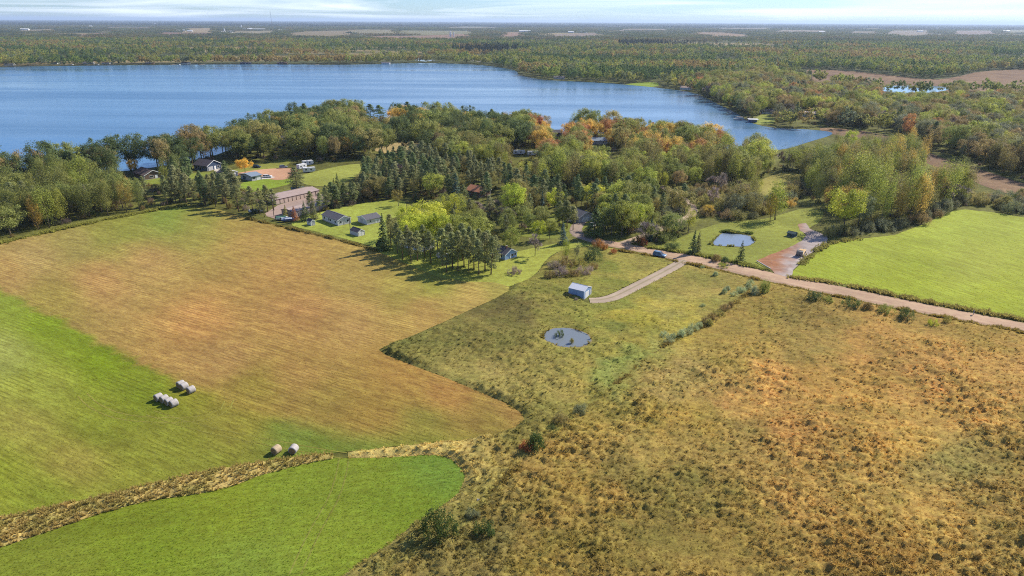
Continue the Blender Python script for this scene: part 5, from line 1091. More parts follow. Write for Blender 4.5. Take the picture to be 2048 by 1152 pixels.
for (x, y, h, w, c, l) in [(1187, 474, 13.5, 1.5, 'dark green', 'big dark spruce shading the gravel drive'), (1126, 489, 9, 1.35, 'blue green', 'dense blue green spruce on the lawn by the drive'), (1300, 482, 9.5, .9, 'blue green', 'slim blue spruce at the lane entrance'), (1383, 508, 9.5, 1.2, 'dark green', 'larger of two spruces beside the road and square pond'),
                          (1394, 506, 8.5, 1.1, 'pine green', 'smaller of two spruces beside the road and square pond'), (1480, 524.5, 8.2, 1.0, 'dark green', 'lone narrow spruce between the road and the square pond'), (1445, 434, 4.5, .9, 'dark green', 'small spruce in the brush behind the square pond'), (985, 458, 4, .8, 'dark green', 'small clipped conifer under the bare trees'),
                          (1003, 459, 3.2, .8, 'dark green', 'lowest clipped conifer beside the bare trees'), (1027, 454, 5, .8, 'dark green', 'slim clipped conifer beside the yard path'), (912, 400, 13, 1.3, 'blue green', 'broad blue spruce in the pine plantation'), (932, 396, 9, .8, 'dark green', 'slim spruce beside the rust roofed house'), (1085, 430, 11, 1.0, 'blue green', 'blue spruce in the row of pines'),
                          (678, 386, 10, 1.1, 'dark green', 'pointed spruce beside the pale clearing'), (668, 388, 8, 1.1, 'dark green', 'shorter pointed spruce beside the pale clearing'), (590, 441, 6.5, 1.4, 'rust', 'red brown conifer next to the parked boats'), (572, 436, 6, 1.2, 'olive', 'olive conifer in front of the storage aisle'),
                          (612, 442, 9, 1.2, 'dark green', 'dark spruce at the corner of the ranch lawn'), (628, 438, 9.5, 1.1, 'pine green', 'dark spruce beside the tiny garden shed')]:
    hero(HS, x, y, h, c, l, w)
for (x, y, h, w, l) in [(1070, 512, 9, .95, 'lone bare grey tree on the lawn beside the blue house'), (952, 432, 8, 1.2, 'bare grey tree nearest the rust roofed house'), (972, 440, 8, 1.2, 'bare tree in the middle of the grey clump'), (998, 446, 8, 1.2, 'bare tree at the yard end of the grey clump'), (1016, 448, 7, 1.1, 'bare tree above the clipped conifers')]:
    hero(HX, x, y, h, 'grey brown', l, w)
for (x, y, h, c, w, l) in [(880, 1074, 6.2, 'deep green', .72, 'large dark green bush between the green field and the meadow'), (968, 1074, 3.6, 'deep green', .75, 'medium green bush beside the stone pile'), (946, 1040, 2.8, 'grey green', .7, 'slim grey green bush next to the stone pile'), (1070, 905, 4.6, 'deep green', .75, 'tall dark bush on the old fence line'), (1052, 905, 3.0, 'rust', .8, 'red brown bush beside the tall dark fence line bush'),
                          (1122, 850, 3.0, 'brown', .9, 'brown bush on the old fence line'), (1160, 830, 3.2, 'grey green', .9, 'grey green bush on the old fence line'), (1105, 868, 1.8, 'dark green', 1.0, 'low dark bush on the old fence line'), (1028, 548, 2.6, 'grey brown', 1.1, 'round bush alone on the lawn'), (1187, 521, 4.8, 'dark green', .9, 'dark round bush at the top of the brown thicket'),
                          (1527, 588, 5.4, 'green', .5, 'tall dark sapling beside the road'), (1508, 590, 3.2, 'pale willow', .9, 'pale bush at the foot of the roadside sapling'), (1628, 603, 4.0, 'dark green', .9, 'largest dark roadside bush'), (1655, 606, 2.6, 'green', 1.0, 'low green roadside bush beside the largest one'), (1700, 615, 3.6, 'dark green', .8, 'second dark roadside bush'),
                          (1735, 621, 2.6, 'brown', 1.3, 'brown roadside bush in the long row'), (1772, 628, 3.0, 'green', 1.1, 'green roadside bush in the long row'), (1812, 640, 3.6, 'dark green', 1.0, 'last dark bush of the roadside row'), (1866, 652, 2.4, 'yellow green', .7, 'thin yellow green roadside sapling'), (1893, 648, 2.6, 'olive', .6, 'thin olive roadside sapling'),
                          (1196, 496, 4.0, 'orange', .8, 'bright orange bush at the bend of the gravel road'), (1208, 500, 3.0, 'orange', .8, 'smaller orange bush at the bend of the gravel road'), (1226, 508, 2.2, 'rust', .9, 'low red bush beside the gravel road'), (1284, 490, 3.4, 'rust', .9, 'red brown bush at the lane mouth'), (1276, 486, 3.6, 'dark green', .9, 'dark bush at the lane mouth'),
                          (1345, 499, 3.2, 'dark green', 1.5, 'wide dark hedge bush on the road verge near two spruces'), (1432, 523, 2.8, 'brown', 1.2, 'brown hedge bush on the verge below the square pond'), (1449, 527, 2.6, 'dark green', 1.1, 'dark hedge bush on the verge below the square pond'), (1447, 535, 1.8, 'yellow green', 1.2, 'low yellow green bush on the road verge'),
                          (1100, 556, 3.2, 'brown', 1.1, 'brown thicket bush at the lawn edge'), (1120, 552, 3.4, 'grey brown', 1.1, 'grey thicket bush near the young poplar'), (1143, 553, 2.8, 'brown', 1.2, 'low brown thicket bush near the white shed'), (1165, 548, 3.2, 'grey brown', 1.1, 'grey thicket bush above the white shed'), (1128, 534, 3.8, 'brown', 1.1, 'tall brown thicket bush'), (1160, 532, 3.2, 'olive', 1.0, 'olive bush inside the brown thicket'),
                          (1108, 538, 3.4, 'grey brown', 1.0, 'grey thicket bush facing the blue house'), (1186, 538, 2.6, 'brown', 1.0, 'brown thicket bush facing the road'), (1118, 673, 1.9, 'dark green', .8, 'larger grassy islet clump in the round pond'), (1143.5, 687, 1.5, 'olive', .8, 'smaller grassy islet clump in the round pond'),
                          (1140, 596, 1.6, 'brown', 1.4, 'brown weeds against the wall of the white shed'), (1152, 603, 1.3, 'grey brown', 1.3, 'dry weeds at the corner of the white shed')]:
    hero(HR, x, y, h, c, l, w)
for k, (x, y, h) in enumerate([(1328, 674, 1.5), (1337, 684, 1.7), (1345, 677, 1.6), (1363, 674, 1.9), (1372, 668, 1.8), (1386, 661, 1.9), (1398, 655, 1.6), (1430, 553, 1.6), (1448, 588, 1.8), (1455, 582, 1.5), (1405, 537, 1.2), (1405, 614, 1.1), (1482, 586, 2.2), (1496, 580, 2.0), (1470, 592, 1.5), (1500, 571, 1.8)]):
    hero(HR, x, y, h * 1.15, 'pale willow', 'pale grey green willow bush dotted along the meadow fence line', 1.05, 'g:pale willow bushes of the meadow')
for k, (x, y) in enumerate([(1412, 648), (1425, 640), (1438, 632), (1450, 622), (1460, 616), (1418, 652)]): hero(HR, x, y, 2.2, ['brown', 'brown', 'olive'][k % 3], 'olive brown bush in the thicket on the meadow fence line', 1.0, 'g:brown thicket on the meadow fence line')
for (x, y, h, c, l) in [(150, 366, 17, 'dark green', 'large dark white pine on the near lake shore'), (655, 252, 18, 'dark green', 'tallest white pine on the wooded point'), (690, 250, 16, 'dark green', 'white pine beside the tallest on the wooded point'), (742, 250, 17, 'dark green', 'white pine near the gap on the wooded point'), (762, 251, 16.5, 'dark green', 'last white pine of the wooded point row'),
                     (640, 255, 14, 'dark green', 'shorter white pine on the wooded point'), (672, 252, 17, 'dark green', 'bushy white pine on the wooded point'), (548, 275, 14, 'dark green', 'white pine at the tip of the wooded point'), (570, 268, 13, 'dark green', 'white pine behind the tip of the wooded point'), (200, 362, 14, 'dark green', 'dark pine beside the yellow tree on the near shore'), (595, 385, 13, 'pine green', 'wide dark pine above the long storage building')]:
    hero(HN, x, y, h, c, l, 1.75 if h > 12 else 1.3)
ZONES = [
 ('on the near lake shore', [(0, 372), (110, 361), (200, 347), (300, 338), (420, 313), (440, 316), (380, 343), (300, 362), (200, 375), (100, 385), (-60, 398), (-60, 378)], 8.0, [(HB, 'brown', 2, (13, 17)), (HB, 'dark green', 3, (13, 17)), (HB, 'green', 2, (13, 16)), (HB, 'rust', .4, (9, 11)), (HN, 'dark green', 1.5, (12, 16))]),
 ('in the hay field wood', [(-60, 498), (0, 484), (60, 467), (130, 452), (250, 427), (330, 411), (345, 372), (250, 378), (100, 393), (-60, 408)], 6.0, [(HP, 'yellow green', 4, (10, 14)), (HP, 'green', 3, (10, 14)), (HP, 'gold', .6, (8, 12)), (HB, 'green', 1.5, (9, 12)), (HN, 'pine green', 1.6, (10, 13)), (HX, 'grey brown', .8, (8, 11)), (HR, 'yellow green', 1.2, (3, 4.5))]),
 ('in the hay field pine belt', [(330, 411), (372, 409), (440, 416), (490, 429), (520, 432), (540, 405), (500, 388), (440, 372), (380, 366), (345, 372)], 5.2, [(HN, 'pine green', 6, (9, 12)), (HN, 'dark green', 2, (9, 12)), (HB, 'brown', .8, (6, 8)), (HR, 'gold', .7, (2.5, 4))]),
 ('in the point wood', [(440, 311), (540, 269), (600, 254), (690, 244), (800, 249), (950, 259), (1050, 266), (1050, 318), (960, 320), (880, 318), (800, 308), (720, 318), (650, 326), (600, 325), (560, 332), (520, 322), (460, 332)], 8.5, [(HB, 'olive', 4, (12, 16)), (HB, 'green', 3, (12, 16)), (HB, 'dark green', 2, (12, 16)), (HB, 'gold', .8, (11, 14)), (HB, 'brown', 1.6, (10, 14)), (HB, 'orange', .35, (9, 12)), (HN, 'dark green', .8, (12, 16)), (HP, 'yellow green', .6, (11, 14))]),
 ('in the cottage wood', [(1050, 267), (1110, 271), (1200, 267), (1300, 283), (1370, 293), (1440, 299), (1440, 330), (1300, 335), (1180, 330), (1050, 322)], 8.5, [(HB, 'olive', 3, (11, 15)), (HB, 'orange', 1.6, (10, 13)), (HB, 'rust', .7, (10, 12)), (HB, 'gold', 1.2, (10, 13)), (HB, 'green', 2, (11, 15)), (HB, 'brown', 1.4, (10, 13)), (HP, 'yellow green', 1.2, (11, 14)), (HX, 'grey brown', .5, (9, 12))]),
 ('in the aspen wood', [(860, 322), (1000, 322), (1180, 332), (1300, 337), (1440, 332), (1560, 304), (1630, 335), (1570, 372), (1500, 374), (1400, 372), (1350, 384), (1280, 396), (1180, 388), (1060, 368), (950, 346), (880, 338)], 7.0, [(HP, 'yellow green', 4, (10, 14)), (HP, 'lime', 1, (10, 13)), (HP, 'olive', 3, (10, 14)), (HB, 'green', 2.4, (10, 13)), (HB, 'yellow green', 2.0, (9, 13)), (HX, 'grey brown', 1.8, (8, 11)), (HB, 'brown', .8, (8, 11))]),
 ('in the pine plantation', [(625, 392), (660, 378), (720, 362), (790, 332), (870, 330), (950, 348), (1050, 382), (1170, 402), (1165, 436), (1040, 430), (1010, 404), (905, 404), (800, 402), (745, 402), (700, 412), (660, 420), (640, 408)], 6.4, [(HN, 'pine green', 7, (8.5, 12)), (HB, 'olive', 1.2, (8, 10)), (HN, 'dark green', 3.2, (8, 12)), (HX, 'grey brown', .8, (7, 9)), (HS, 'dark green', .7, (6, 10)), (HB, 'brown', 1, (6, 9)), (HB, 'yellow green', .8, (7, 9))]),
 ('in the drive yard wood', [(1180, 402), (1290, 402), (1345, 398), (1372, 412), (1372, 432), (1335, 446), (1290, 462), (1262, 474), (1215, 462), (1200, 440), (1180, 425)], 5.6, [(HB, 'green', 2.5, (8, 11)), (HB, 'yellow green', 2, (8, 11)), (HN, 'dark green', 2, (8, 11)), (HR, 'olive', 2, (3, 5)), (HB, 'olive', 1.5, (7, 10)), (HR, 'grey green', 1.2, (3, 5)), (HX, 'grey brown', .8, (6, 8))]),
 ('in the grove yard', [(870, 440), (940, 412), (1010, 410), (1100, 440), (1160, 445), (1110, 468), (1050, 470), (1040, 490), (960, 482), (900, 470)], 8.0, [(HN, 'pine green', 3, (8, 10)), (HB, 'green', 2, (6, 8)), (HR, 'olive', 1.5, (2.5, 4)), (HX, 'grey brown', 1.5, (6, 8)), (HS, 'dark green', 1, (4, 8))]),
 ('behind the ranch house', [(585, 440), (600, 438), (640, 424), (690, 413), (740, 403), (800, 396), (800, 384), (720, 386), (660, 402), (610, 422)], 4.2, [(HN, 'pine green', 4, (6.5, 8.5)), (HN, 'dark green', 2, (6.5, 8.5)), (HS, 'dark green', 1.5, (5, 8)), (HB, 'brown', 1, (5, 7)), (HR, 'olive', 1, (2.5, 4))]),
 ('in the lane scrub', [(1200, 402), (1280, 400), (1350, 390), (1372, 402), (1392, 434), (1440, 442), (1520, 444), (1560, 424), (1620, 390), (1650, 345), (1570, 378), (1400, 378), (1300, 398)], 5.6, [(HX, 'grey brown', 3, (6, 9.5)), (HR, 'brown', 3, (3, 5)), (HR, 'olive', 3, (3, 5)), (HR, 'grey green', 2, (3, 5)), (HP, 'olive', 1.2, (7, 10)), (HR, 'gold', .6, (2.5, 4)), (HB, 'grey green', 1, (6, 9)), (HR, 'rust', .5, (2.5, 4))]),
 ('on the lane bank', [(1285, 492), (1300, 462), (1340, 452), (1372, 444), (1400, 442), (1398, 460), (1370, 478), (1330, 492)], 4.6, [(HR, 'olive', 3, (2.5, 4.5)), (HR, 'green', 2, (2.5, 4.5)), (HB, 'green', 1.2, (6, 9)), (HX, 'grey brown', 1, (6, 8)), (HR, 'grey green', 1.2, (2.5, 4))]),
 ('in the poplar grove', [(1570, 335), (1650, 300), (1720, 292), (1800, 306), (1850, 330), (1905, 362), (1945, 402), (1850, 442), (1760, 456), (1690, 444), (1640, 412), (1600, 378)], 7.4, [(HP, 'olive', 4, (9, 17)), (HP, 'yellow green', 3.4, (9, 17)), (HP, 'gold', 1.5, (9, 15)), (HP, 'green', 2.6, (9, 15)), (HX, 'grey brown', .9, (9, 13)), (HB, 'grey green', .8, (9, 12))]),
 ('in the crop field hedge', [(1648, 474), (1690, 470), (1750, 472), (1850, 450), (1905, 421), (1935, 410), (2060, 432), (2200, 450), (2200, 420), (2060, 392), (1950, 395), (1900, 412), (1800, 446), (1700, 456), (1650, 462)], 5.2, [(HR, 'olive', 4, (3.5, 5.5)), (HR, 'grey green', 3, (3.5, 6)), (HR, 'brown', 2, (3, 5)), (HX, 'grey brown', .8, (6, 9)), (HR, 'dark green', 1, (3.5, 5))]),
 ('in the marsh wood', [(1392, 186), (1412, 197), (1445, 214), (1475, 228), (1500, 238), (1560, 250), (1640, 250), (1700, 255), (1790, 264), (1860, 300), (1950, 333), (2060, 368), (2250, 400), (2250, 192), (1950, 188), (1850, 192), (1750, 188), (1690, 174), (1600, 163), (1520, 155), (1450, 160), (1392, 172)], 9.0, [(HB, 'olive', 4, (11, 16)), (HB, 'green', 2.4, (11, 16)), (HB, 'yellow green', 1.7, (10, 15)), (HB, 'brown', 2.4, (10, 14)), (HB, 'orange', .4, (9, 13)), (HB, 'grey green', 1.3, (11, 15)), (HN, 'dark green', .6, (10, 13)), (HP, 'olive', 2.6, (9, 15)), (HX, 'grey brown', 2.2, (8, 13)), (HP, 'yellow green', 1.2, (9, 13))]),
]
# things the photograph shows between the trees: no generated crown may stand in front of them (x0, y0, x1, y1)
CLEAR = [(545, 374, 602, 411), (600, 372, 640, 386), (572, 404, 598, 416), (642, 422, 706, 456), (714, 430, 764, 453), (610, 434, 634, 455), (700, 440, 734, 476), (388, 312, 446, 341), (486, 346, 560, 366), (276, 340, 325, 352), (603, 318, 630, 343), (632, 336, 716, 362), (480, 310, 530, 344),
         (934, 372, 960, 390), (1003, 493, 1038, 522), (1155, 417, 1172, 437), (1418, 460, 1516, 496), (1508, 446, 1656, 556), (1538, 254, 1650, 287), (1488, 222, 1530, 246), (1600, 222, 1628, 230), (1106, 260, 1122, 269), (1182, 274, 1206, 285), (1218, 293, 1238, 308), (1374, 404, 1392, 434), (1520, 352, 1560, 378), (566, 268, 580, 279), (590, 420, 760, 490), (1026, 302, 1072, 308), (500, 328, 520, 340),
         (545, 430, 585, 446), (492, 421, 512, 428), (1326, 342, 1336, 372), (1362, 402, 1390, 460), (1535, 362, 1562, 430), (255, 315, 285, 345), (740, 200, 780, 230), (1760, 168, 1898, 181), (1620, 142, 1830, 160), (1930, 146, 2100, 176), (1660, 258, 1760, 268), (1850, 310, 1900, 330), (1950, 345, 2048, 375)]
def blocked(px, py, tx, ty, hw):
    for (x0, y0, x1, y1) in CLEAR:
        if py > y1 - 1 and px + hw * .8 > x0 and px - hw * .8 < x1 and ty < y1 and py > y0: return True
    return False
KEEP = [PP(l[1]) for l in LAWNS if 'bare trees' not in l[3]] + [PP(YARD_PX), MARSH2, PP(RFIELD_PX), PP(HAY_PX), LAKE]
KEEP_LINE = [(np.array(chaikin(PP([(1236, 490), (1258, 483), (1280, 475), (1312, 462), (1342, 448), (1374, 437), (1388, 425), (1383, 410), (1366, 396), (1345, 383)]), 1, False)), 3.6)]
HOUSES = PP([(668, 444), (742, 447), (575, 398), (590, 416), (612, 390), (415, 330), (505, 357), (298, 352), (946, 388), (1016, 512), (1150, 436), (573, 281), (1110, 271), (1193, 287), (1228, 301), (1581, 473)])
ZPOLY = []
under = []
for (zn, pxs, sp, mix) in ZONES:
    poly = PP(pxs); ZPOLY.append(poly); x0, y0 = poly.min(0); x1, y1 = poly.max(0)
    gx, gy = np.meshgrid(np.arange(x0, x1, sp), np.arange(y0, y1, sp)); gx = gx.ravel() + rng.uniform(-.48, .48, gx.size) * sp; gy = gy.ravel() + rng.uniform(-.48, .48, gy.size) * sp
    k = inpoly(gx, gy, poly)
    for kp in KEEP: k &= ~inpoly(gx, gy, kp)
    for ln, w_ in KEEP_LINE: k &= polydist(gx, gy, ln, False) > w_
    k &= np.min(np.hypot(gx[:, None] - HOUSES[None, :, 0], gy[:, None] - HOUSES[None, :, 1]), 1) > 6.5
    gx, gy = gx[k], gy[k]; px, py = to_px(gx, gy)
    wts = np.array([m[2] for m in mix]); cl = fbm(gx / (sp * 3.2), gy / (sp * 3.2), hash(zn) % 97 if False else len(zn), 2)
    order = np.cumsum(wts) / wts.sum()
    for i in range(len(gx)):
        u = (np.clip((cl[i] - .5) * 1.9 + .5, 0, .999) * .55 + rng.random() * .45)
        kind, colr, _, (h0, h1) = mix[int(np.searchsorted(order, min(u, .999)))]
        h = rng.uniform(h0, h1) * rng.uniform(.8, 1.15) * (TALL if kind != HR else 1.1); tx, ty = to_px(np.array([gx[i]]), np.array([gy[i]]), h); dep = math.hypot(gx[i], gy[i]); pr = PROTO[kind][0]; hw = pr['rad'] / pr['H'] * h * FPX / dep
        under.append((gx[i] + rng.uniform(-3, 3), gy[i] + rng.uniform(-3, 3)))
        if blocked(px[i], py[i], tx[0], ty[0], hw): continue
        add_tree(kind, gx[i], gy[i], h, colr, zn, rng.uniform(.78, 1.3))
# individuals: those that show largest; the rest of each kind becomes one wood
LANDM = [(n_, P(*q)) for n_, q in (('near the brown roofed house', (298, 355)), ('near the navy house', (415, 340)), ('near the white car', (535, 356)), ('near the white campers', (615, 338)), ('near the long storage building', (590, 400)), ('behind the ranch house', (680, 440)), ('near the rust roofed house', (946, 390)),
         ('near the tan clearing', (830, 290)), ('near the grey roofed cottage', (573, 281)), ('near the dark cottage', (1110, 271)), ('near the metal roofed cottage', (1193, 287)), ('near the drive house', (1150, 440)), ('near the square pond', (1465, 480)), ('near the grassy clearing', (1545, 370)), ('near the gravel yard', (1620, 460)),
         ('near the boathouse', (1505, 245)), ('near the mauve roofed cottage', (1613, 232)), ('near the crop field corner', (1915, 420)), ('by the marsh channel', (1850, 320)), ('by the lake arm', (1600, 290)), ('by the lane bend', (1386, 425)), ('near the hay field edge', (130, 455)), ('near the wood edge house', (10, 405)), ('near the white motorhome', (1040, 309)), ('by the reed marsh pool', (1820, 190)), ('on the marsh bank', (2000, 330)))]
ZH = {}
for zn_, _, _, mix_ in ZONES:
    for k_, _, _, (a_, b_) in mix_:
        lo_, hi_ = ZH.get((zn_, k_), (99, 0)); ZH[zn_, k_] = (min(lo_, a_ * TALL + (b_ - a_) * TALL * .33), max(hi_, a_ * TALL + (b_ - a_) * TALL * .67))
LIMIT = {HB: 290, HP: 290, HN: 290, HS: 90, HX: 200, HR: 290}
REST = []; KF = {HB: 1.42, HP: 1.05, HN: 1.5, HS: 1.3, HX: 1.15, HR: 1.3}
for kind in LIMIT:
    ts = [t for t in TREES if t['kind'] == kind]
    ts.sort(key=lambda t: (0 if t['label'] else 1, math.hypot(t['x'], t['y']) / t['h'] ** .5))
    for n, t in enumerate(ts):
        pr = PROTO[kind][rng.integers(len(PROTO[kind]))]; s = t['h'] / pr['H']; sxy = s * t['w']; c = lin(COL[t['col']]) * LK * rng.uniform(.85, 1.15) * np.array([rng.uniform(.93, 1.07), 1, rng.uniform(.9, 1.1)])
        ds = .14 if not t['label'] else .03; c = (c * (1 - ds) + c.mean() * ds) * KF[kind] * (1.0 if kind == HN else .95); rz = rng.uniform(0, 6.283)
        if n >= LIMIT[kind]: REST.append((kind, pr, t, sxy, s, c, rz)); continue
        z0 = .12 if 'islet' in (t['label'] or '') else 0.0
        zone = t['zone']; grp = None
        if zone.startswith('g:'): grp = zone[2:]; lab = t['label']
        elif t['label']: lab = t['label']
        else:
            lm = LANDM[int(np.argmin([(t['x'] - q[1].x) ** 2 + (t['y'] - q[1].y) ** 2 for q in LANDM]))][0]
            size = ('low ' if t['h'] < ZH[zone, kind][0] else 'tall ' if t['h'] > ZH[zone, kind][1] else '') + ('broad ' if t['w'] > 1.06 else 'slim ' if t['w'] < .97 else '')
            lab = '%s%s %s %s, %s' % (size, t['col'], WORD[kind], zone, lm); grp = '%s %ss %s' % (t['col'], WORD[kind], zone)
        cat = {'shrub': 'shrub'}.get(kind, 'tree'); d = math.hypot(t['x'], t['y'])
        if kind == HR or d > 420:
            o = mobj(kind, pr['whole']); o.location = (t['x'], t['y'], z0); o.rotation_euler = (rng.normal(0, .04), rng.normal(0, .04), rz); o.scale = (sxy, sxy * rng.uniform(.8, 1.2), s); o.color = (*c, 1); tag(o, lab, cat, grp)
        else:
            e = empty(kind, (t['x'], t['y'], z0), rz, lab, cat, grp); e.scale = (sxy, sxy * rng.uniform(.82, 1.18), s); e.rotation_euler = (rng.normal(0, .03), rng.normal(0, .03), rz)
            a = mobj('crown', pr['crown'], e); a.color = (*c, 1); mobj('trunk', pr['trunk'], e)
if REST:
    meshes = []; key = {}
    for k in PROTO:
        for pr in PROTO[k]: key[id(pr)] = len(meshes); meshes.append(pr['inst'])
    scatter('distant_wood', meshes, [(r[2]['x'], r[2]['y'], 0) for r in REST], [key[id(r[1])] for r in REST], [r[6] for r in REST], [(r[3], r[3], r[4]) for r in REST], [r[5] for r in REST], 'mass of autumn trees filling the woods behind the single trees', 'wood')
# undergrowth below the woods
under = np.array(under); k = rng.random(len(under)) < .8; under = under[k]
for kp in KEEP: under = under[~inpoly(under[:, 0], under[:, 1], kp)]
under = under[polydist(under[:, 0], under[:, 1], KEEP_LINE[0][0], False) > 3.5]
upx, upy = to_px(under[:, 0], under[:, 1]); ok = np.array([not blocked(a, b, a, b - 8, 3) for a, b in zip(upx, upy)]); under = under[ok]
n = len(under); pal = lin(np.array([COL['olive'], COL['brown'], COL['grey green'], COL['dark green'], COL['grey brown']])) * LK
scatter('undergrowth', [p['inst'] for p in PROTO[HR]], np.column_stack([under, np.zeros(n)]), rng.integers(0, 4, n), rng.uniform(0, 6.28, n), np.repeat(rng.uniform(.4, .95, (n, 1)), 3, 1), pal[rng.integers(0, 5, n)] * rng.uniform(.7, 1.1, (n, 1)), 'low brown and olive undergrowth below the trees', 'undergrowth')

# far woods
def far_points(y0, y1, sp):
    xs, ys = [], []
    y = y0
    while y < y1:
        w = .86 * y + 120; x = np.arange(-w, w, sp); xs.append(x + rng.uniform(-.5, .5, len(x)) * sp); ys.append(np.full(len(x), y) + rng.uniform(-.5, .5, len(x)) * sp); y += sp
    X, Y = np.concatenate(xs), np.concatenate(ys)
    k = ~inpoly(X, Y, LAKE) & ~inpoly(X, Y, MARSH1) & ~inpoly(X, Y, MARSH2) & (polydist(X, Y, LAKE) > 5)
    px, py = to_px(X, Y); k &= py < 300
    k &= ~((Y < 1000) & (px < 1330))
    for z in ZPOLY: k &= ~inpoly(X, Y, z)
    k &= (Y < 1450) | (fbm(X / 420, Y / 200, 95, 3) < .57) | (rng.random(len(X)) < .05)
    for l in KEEP[:-1]: k &= ~inpoly(X, Y, l)
    for f in FARF_G: k &= ~inpoly(X, Y, f)
    k &= ~inpoly(X, Y, PP([(828, 122), (838, 112), (870, 112), (872, 123)]))
    return X[k], Y[k]
FARPAL = lin(np.array([COL['olive'], COL['olive'], (122, 116, 66), COL['green'], (134, 136, 60), COL['dark green'], (152, 138, 64), (140, 116, 68), COL['grey green']])) * LK * np.array([.90, 1.0, 1.05])
def far_tint(X, Y, rich=1.0):
    n = len(X); r = fbm(X / 170, Y / 120, 91, 3); u = np.clip((r - .5) * 3.0 + .5 + rng.normal(0, .16, n), 0, .999)
    cuts = np.array([.16, .34, .46, .60, .74, .88, .95, .975, 1.01]); idx = np.searchsorted(cuts, u); perm = np.array([5, 3, 0, 8, 1, 2, 4, 6, 7])[idx]
    return FARPAL[perm] * rng.uniform(1.1, 1.45, (n, 1)), perm
X, Y = far_points(560, 1500, 12.0); X2, Y2 = far_points(1500, 2900, 19.0); X = np.concatenate([X, X2]); Y = np.concatenate([Y, Y2])
tint, perm = far_tint(X, Y); n = len(X)
PINES = [PP([(1235, 88), (1300, 80), (1430, 80), (1440, 92), (1350, 96), (1240, 96)]), PP([(900, 100), (1000, 96), (1060, 104), (1000, 112), (920, 110)])]
inp = np.zeros(n, bool)
for q in PINES: inp |= inpoly(X, Y, q)
pick = np.where((perm == 5) & (rng.random(n) < .5) | inp, rng.integers(5, 7, n), rng.integers(0, 5, n)); tint[inp] = lin((44, 60, 42)) * .8
sxy = rng.uniform(1.0, 1.6, n); sz = rng.uniform(1.0, 1.6, n)
scatter('far_wood', LOD, np.column_stack([X, Y, np.zeros(n)]), pick, rng.uniform(0, 6.28, n), np.column_stack([sxy, sxy, sz]), tint, 'autumn forest beyond the lake and marsh', 'wood')
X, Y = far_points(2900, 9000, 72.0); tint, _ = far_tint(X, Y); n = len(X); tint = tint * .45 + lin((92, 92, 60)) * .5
k_ = rng.uniform(.8, 1.1, n)
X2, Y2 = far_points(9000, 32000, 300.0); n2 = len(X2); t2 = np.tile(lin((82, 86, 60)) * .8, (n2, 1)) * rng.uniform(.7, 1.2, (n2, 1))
pos = np.concatenate([np.column_stack([X, Y, np.zeros(n)]), np.column_stack([X2, Y2, np.zeros(n2)])])
scl = np.concatenate([np.column_stack([k_, k_, rng.uniform(.8, 1.25, n)]), np.column_stack([np.full(n2, 4.2), np.full(n2, 4.2), rng.uniform(1, 1.9, n2)])])
scatter('horizon_wood', PATCH, pos, rng.integers(0, 4, n + n2), rng.uniform(0, 6.28, n + n2), scl, np.concatenate([tint, t2]), 'hazy forest belts reaching to the horizon', 'wood')

# ------------------------------------------------------------------ grass
def tuft_pts(n, u0, u1, y0, y1, poly):
    u = rng.uniform(u0, u1, n); Y = np.exp(rng.uniform(math.log(y0), math.log(y1), n)); X = u * Y
    k = inpoly(X, Y, poly) & ~inpoly(X, Y, POND2) & (polydist(X, Y, DRIVE, False) > 2.2) & (np.hypot(X - SHED_C[0], Y - SHED_C[1]) > 4.5)
    return X[k], Y[k]
X, Y = tuft_pts(46000, -.62, 1.1, 78, 280, MEADOW)
d = polydist(X, Y, MEADOW); amp = mead_amp(X, Y); Z = mead_h(X, Y, amp, d) - .08
n = len(X); s = (.35 + .4 * amp) * rng.uniform(.6, 1.25, n)
scatter('meadow_grass', TUFT, np.column_stack([X, Y, Z]), rng.integers(0, 4, n), rng.uniform(0, 6.28, n), np.column_stack([s * 1.25, s * 1.25, s * .5]), mead_col(X, Y) * ALB * rng.uniform(1.15, 2.3, (n, 1)), 'tall tan and olive grass covering the rough meadow', 'grass')
X, Y = tuft_pts(36000, -1.3, -.15, 80, 150, BANK); d = polydist(X, Y, BANK); Z = mead_h(X, Y, .48, d) - .06; n = len(X); s = rng.uniform(.5, .95, n)
scatter('dry_grass', TUFT, np.column_stack([X, Y, Z]), rng.integers(0, 4, n), rng.uniform(0, 6.28, n), np.column_stack([s * .8, s * .8, s]), bank_col(X, Y) * ALB * rng.uniform(.95, 1.4, (n, 1)), 'tall dry tan grass on the strip between the mown fields', 'grass')
# weedy verges along field edges and the road
VERGE = [([(1500, 585), (1420, 648), (1330, 690), (1240, 765), (1160, 830), (1060, 905), (990, 985), (950, 1040)], 1.0, (134, 118, 62), 1300), ([(490, 436), (560, 453), (620, 467), (680, 481), (725, 493), (750, 502)], 1.0, (130, 118, 62), 1500), ([(1580, 556), (1640, 562), (1700, 573), (1800, 594), (1900, 614), (2048, 641), (2200, 670)], 1.6, (150, 138, 74), 2200), ([(1230, 501), (1310, 514), (1370, 528), (1440, 542), (1530, 565), (1640, 588), (1800, 621), (2048, 668)], 1.0, (140, 122, 60), 1700),
         ([(1300, 496), (1370, 506), (1440, 519), (1530, 540)], 1.4, (138, 138, 66), 1500), ([(1600, 530), (1640, 497), (1660, 486), (1720, 478)], 1.6, (138, 132, 70), 700), ([(0, 487), (120, 459), (270, 428), (370, 411)], 2.0, (140, 138, 66), 2000), ([(1086, 676), (1098, 660), (1145, 657), (1181, 674), (1172, 691), (1125, 694), (1086, 676)], .5, (132, 118, 56), 1100), ([(1420, 489), (1445, 466), (1500, 470), (1512, 486), (1470, 494), (1420, 489)], .6, (132, 128, 60), 700), ([(1440, 464), (1470, 466), (1502, 468)], 1.0, (96, 108, 48), 900)]
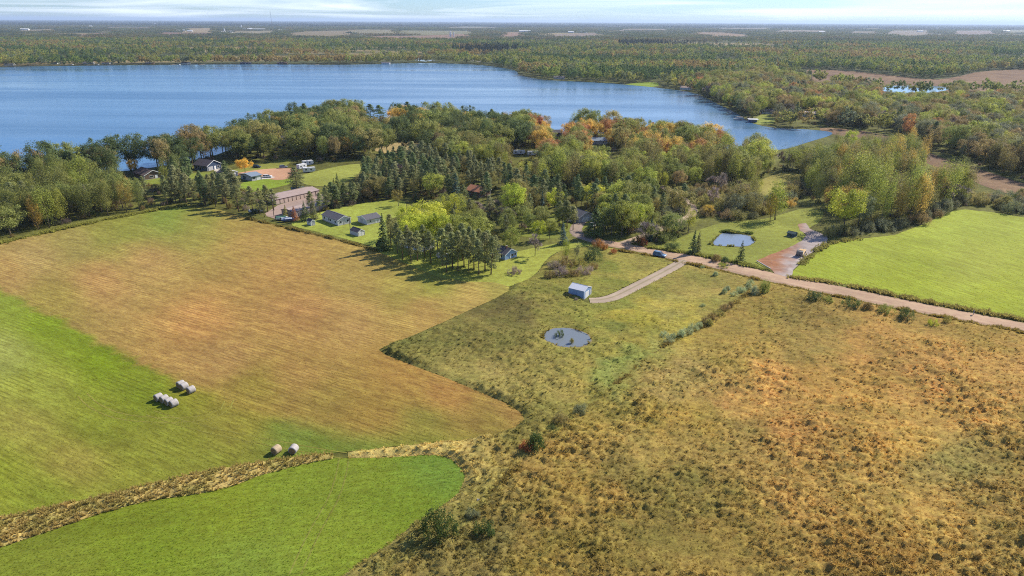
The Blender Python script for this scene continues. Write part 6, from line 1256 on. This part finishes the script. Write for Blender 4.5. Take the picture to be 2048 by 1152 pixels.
vx, vy, vc, vs = [], [], [], []
for pts, w_, c, n in VERGE:
    g = np.array(chaikin(PP(pts), 1, False)); dl = np.concatenate([[0], np.cumsum(np.hypot(*np.diff(g, axis=0).T))]); u = rng.uniform(0, dl[-1], n)
    clump = vnoise(u / 3.0, u * 0 + w_ * 7, 5); keep = rng.random(n) < .25 + clump; u = u[keep]; m = len(u); clump = clump[keep]
    vx.append(np.interp(u, dl, g[:, 0]) + rng.normal(0, w_ * .5, m)); vy.append(np.interp(u, dl, g[:, 1]) + rng.normal(0, w_ * .5, m)); vc.append(lin(c) * ALB * rng.uniform(1.3, 2.6, (m, 1))); vs.append(rng.uniform(.6, 1.1, m) * (.6 + clump))
vx, vy, vc, vs = map(np.concatenate, (vx, vy, vc, vs)); k = ~inpoly(vx, vy, POND1) & ~inpoly(vx, vy, POND2); vx, vy, vc, vs = vx[k], vy[k], vc[k], vs[k]; n = len(vx)
scatter('verge_weeds', TUFT, np.column_stack([vx, vy, np.zeros(n)]), rng.integers(0, 4, n), rng.uniform(0, 6.28, n), np.column_stack([vs, vs, vs]), vc, 'weedy grass along the road and field edges', 'grass')

def stubble(name, n, u0, u1, y0, y1, poly, colf, smin, smax, label):
    u = rng.uniform(u0, u1, n); Y = np.exp(rng.uniform(math.log(y0), math.log(y1), n)); X = u * Y; k = inpoly(X, Y, poly); X, Y = X[k], Y[k]; m = len(X); s = rng.uniform(smin, smax, m)
    scatter(name, TUFT, np.column_stack([X, Y, np.full(m, .06)]), rng.integers(0, 4, m), rng.uniform(0, 6.28, m), np.column_stack([s, s, s * .55]), colf(X, Y) * ALB * rng.uniform(1.5, 2.6, (m, 1)), label, 'grass')
stubble('hay_stubble', 60000, -1.05, .1, 95, 290, PP(HAY_PX), hay_col, .12, .30, 'short hay stubble on the mown field')
stubble('field_grass', 32000, -1.05, -.05, 78, 130, PP(FRONT_PX), front_col, .12, .30, 'short grass of the bright green field')
stubble('crop_grass', 16000, .45, 1.0, 150, 340, PP(RFIELD_PX), rf_col, .2, .4, 'short young crop of the vivid field')

# ------------------------------------------------------------------ air
hz = MB().box(-75000, 75000, -75000, 75000, -1.5, 165).build('haze', None)
hm = bpy.data.materials.new('air'); hm.use_nodes = True; hn = hm.node_tree.nodes; hn.remove(hn['Principled BSDF'])
pv = hn.new('ShaderNodeVolumePrincipled'); pv.inputs['Color'].default_value = (.62, .78, 1.0, 1); pv.inputs['Density'].default_value = 4.4e-5; pv.inputs['Anisotropy'].default_value = .2
hm.node_tree.links.new(pv.outputs[0], hn['Material Output'].inputs['Volume'])
hz.data.materials.clear(); hz.data.materials.append(hm); tag(hz, 'pale blue autumn haze over the whole countryside', 'haze', kind='stuff')
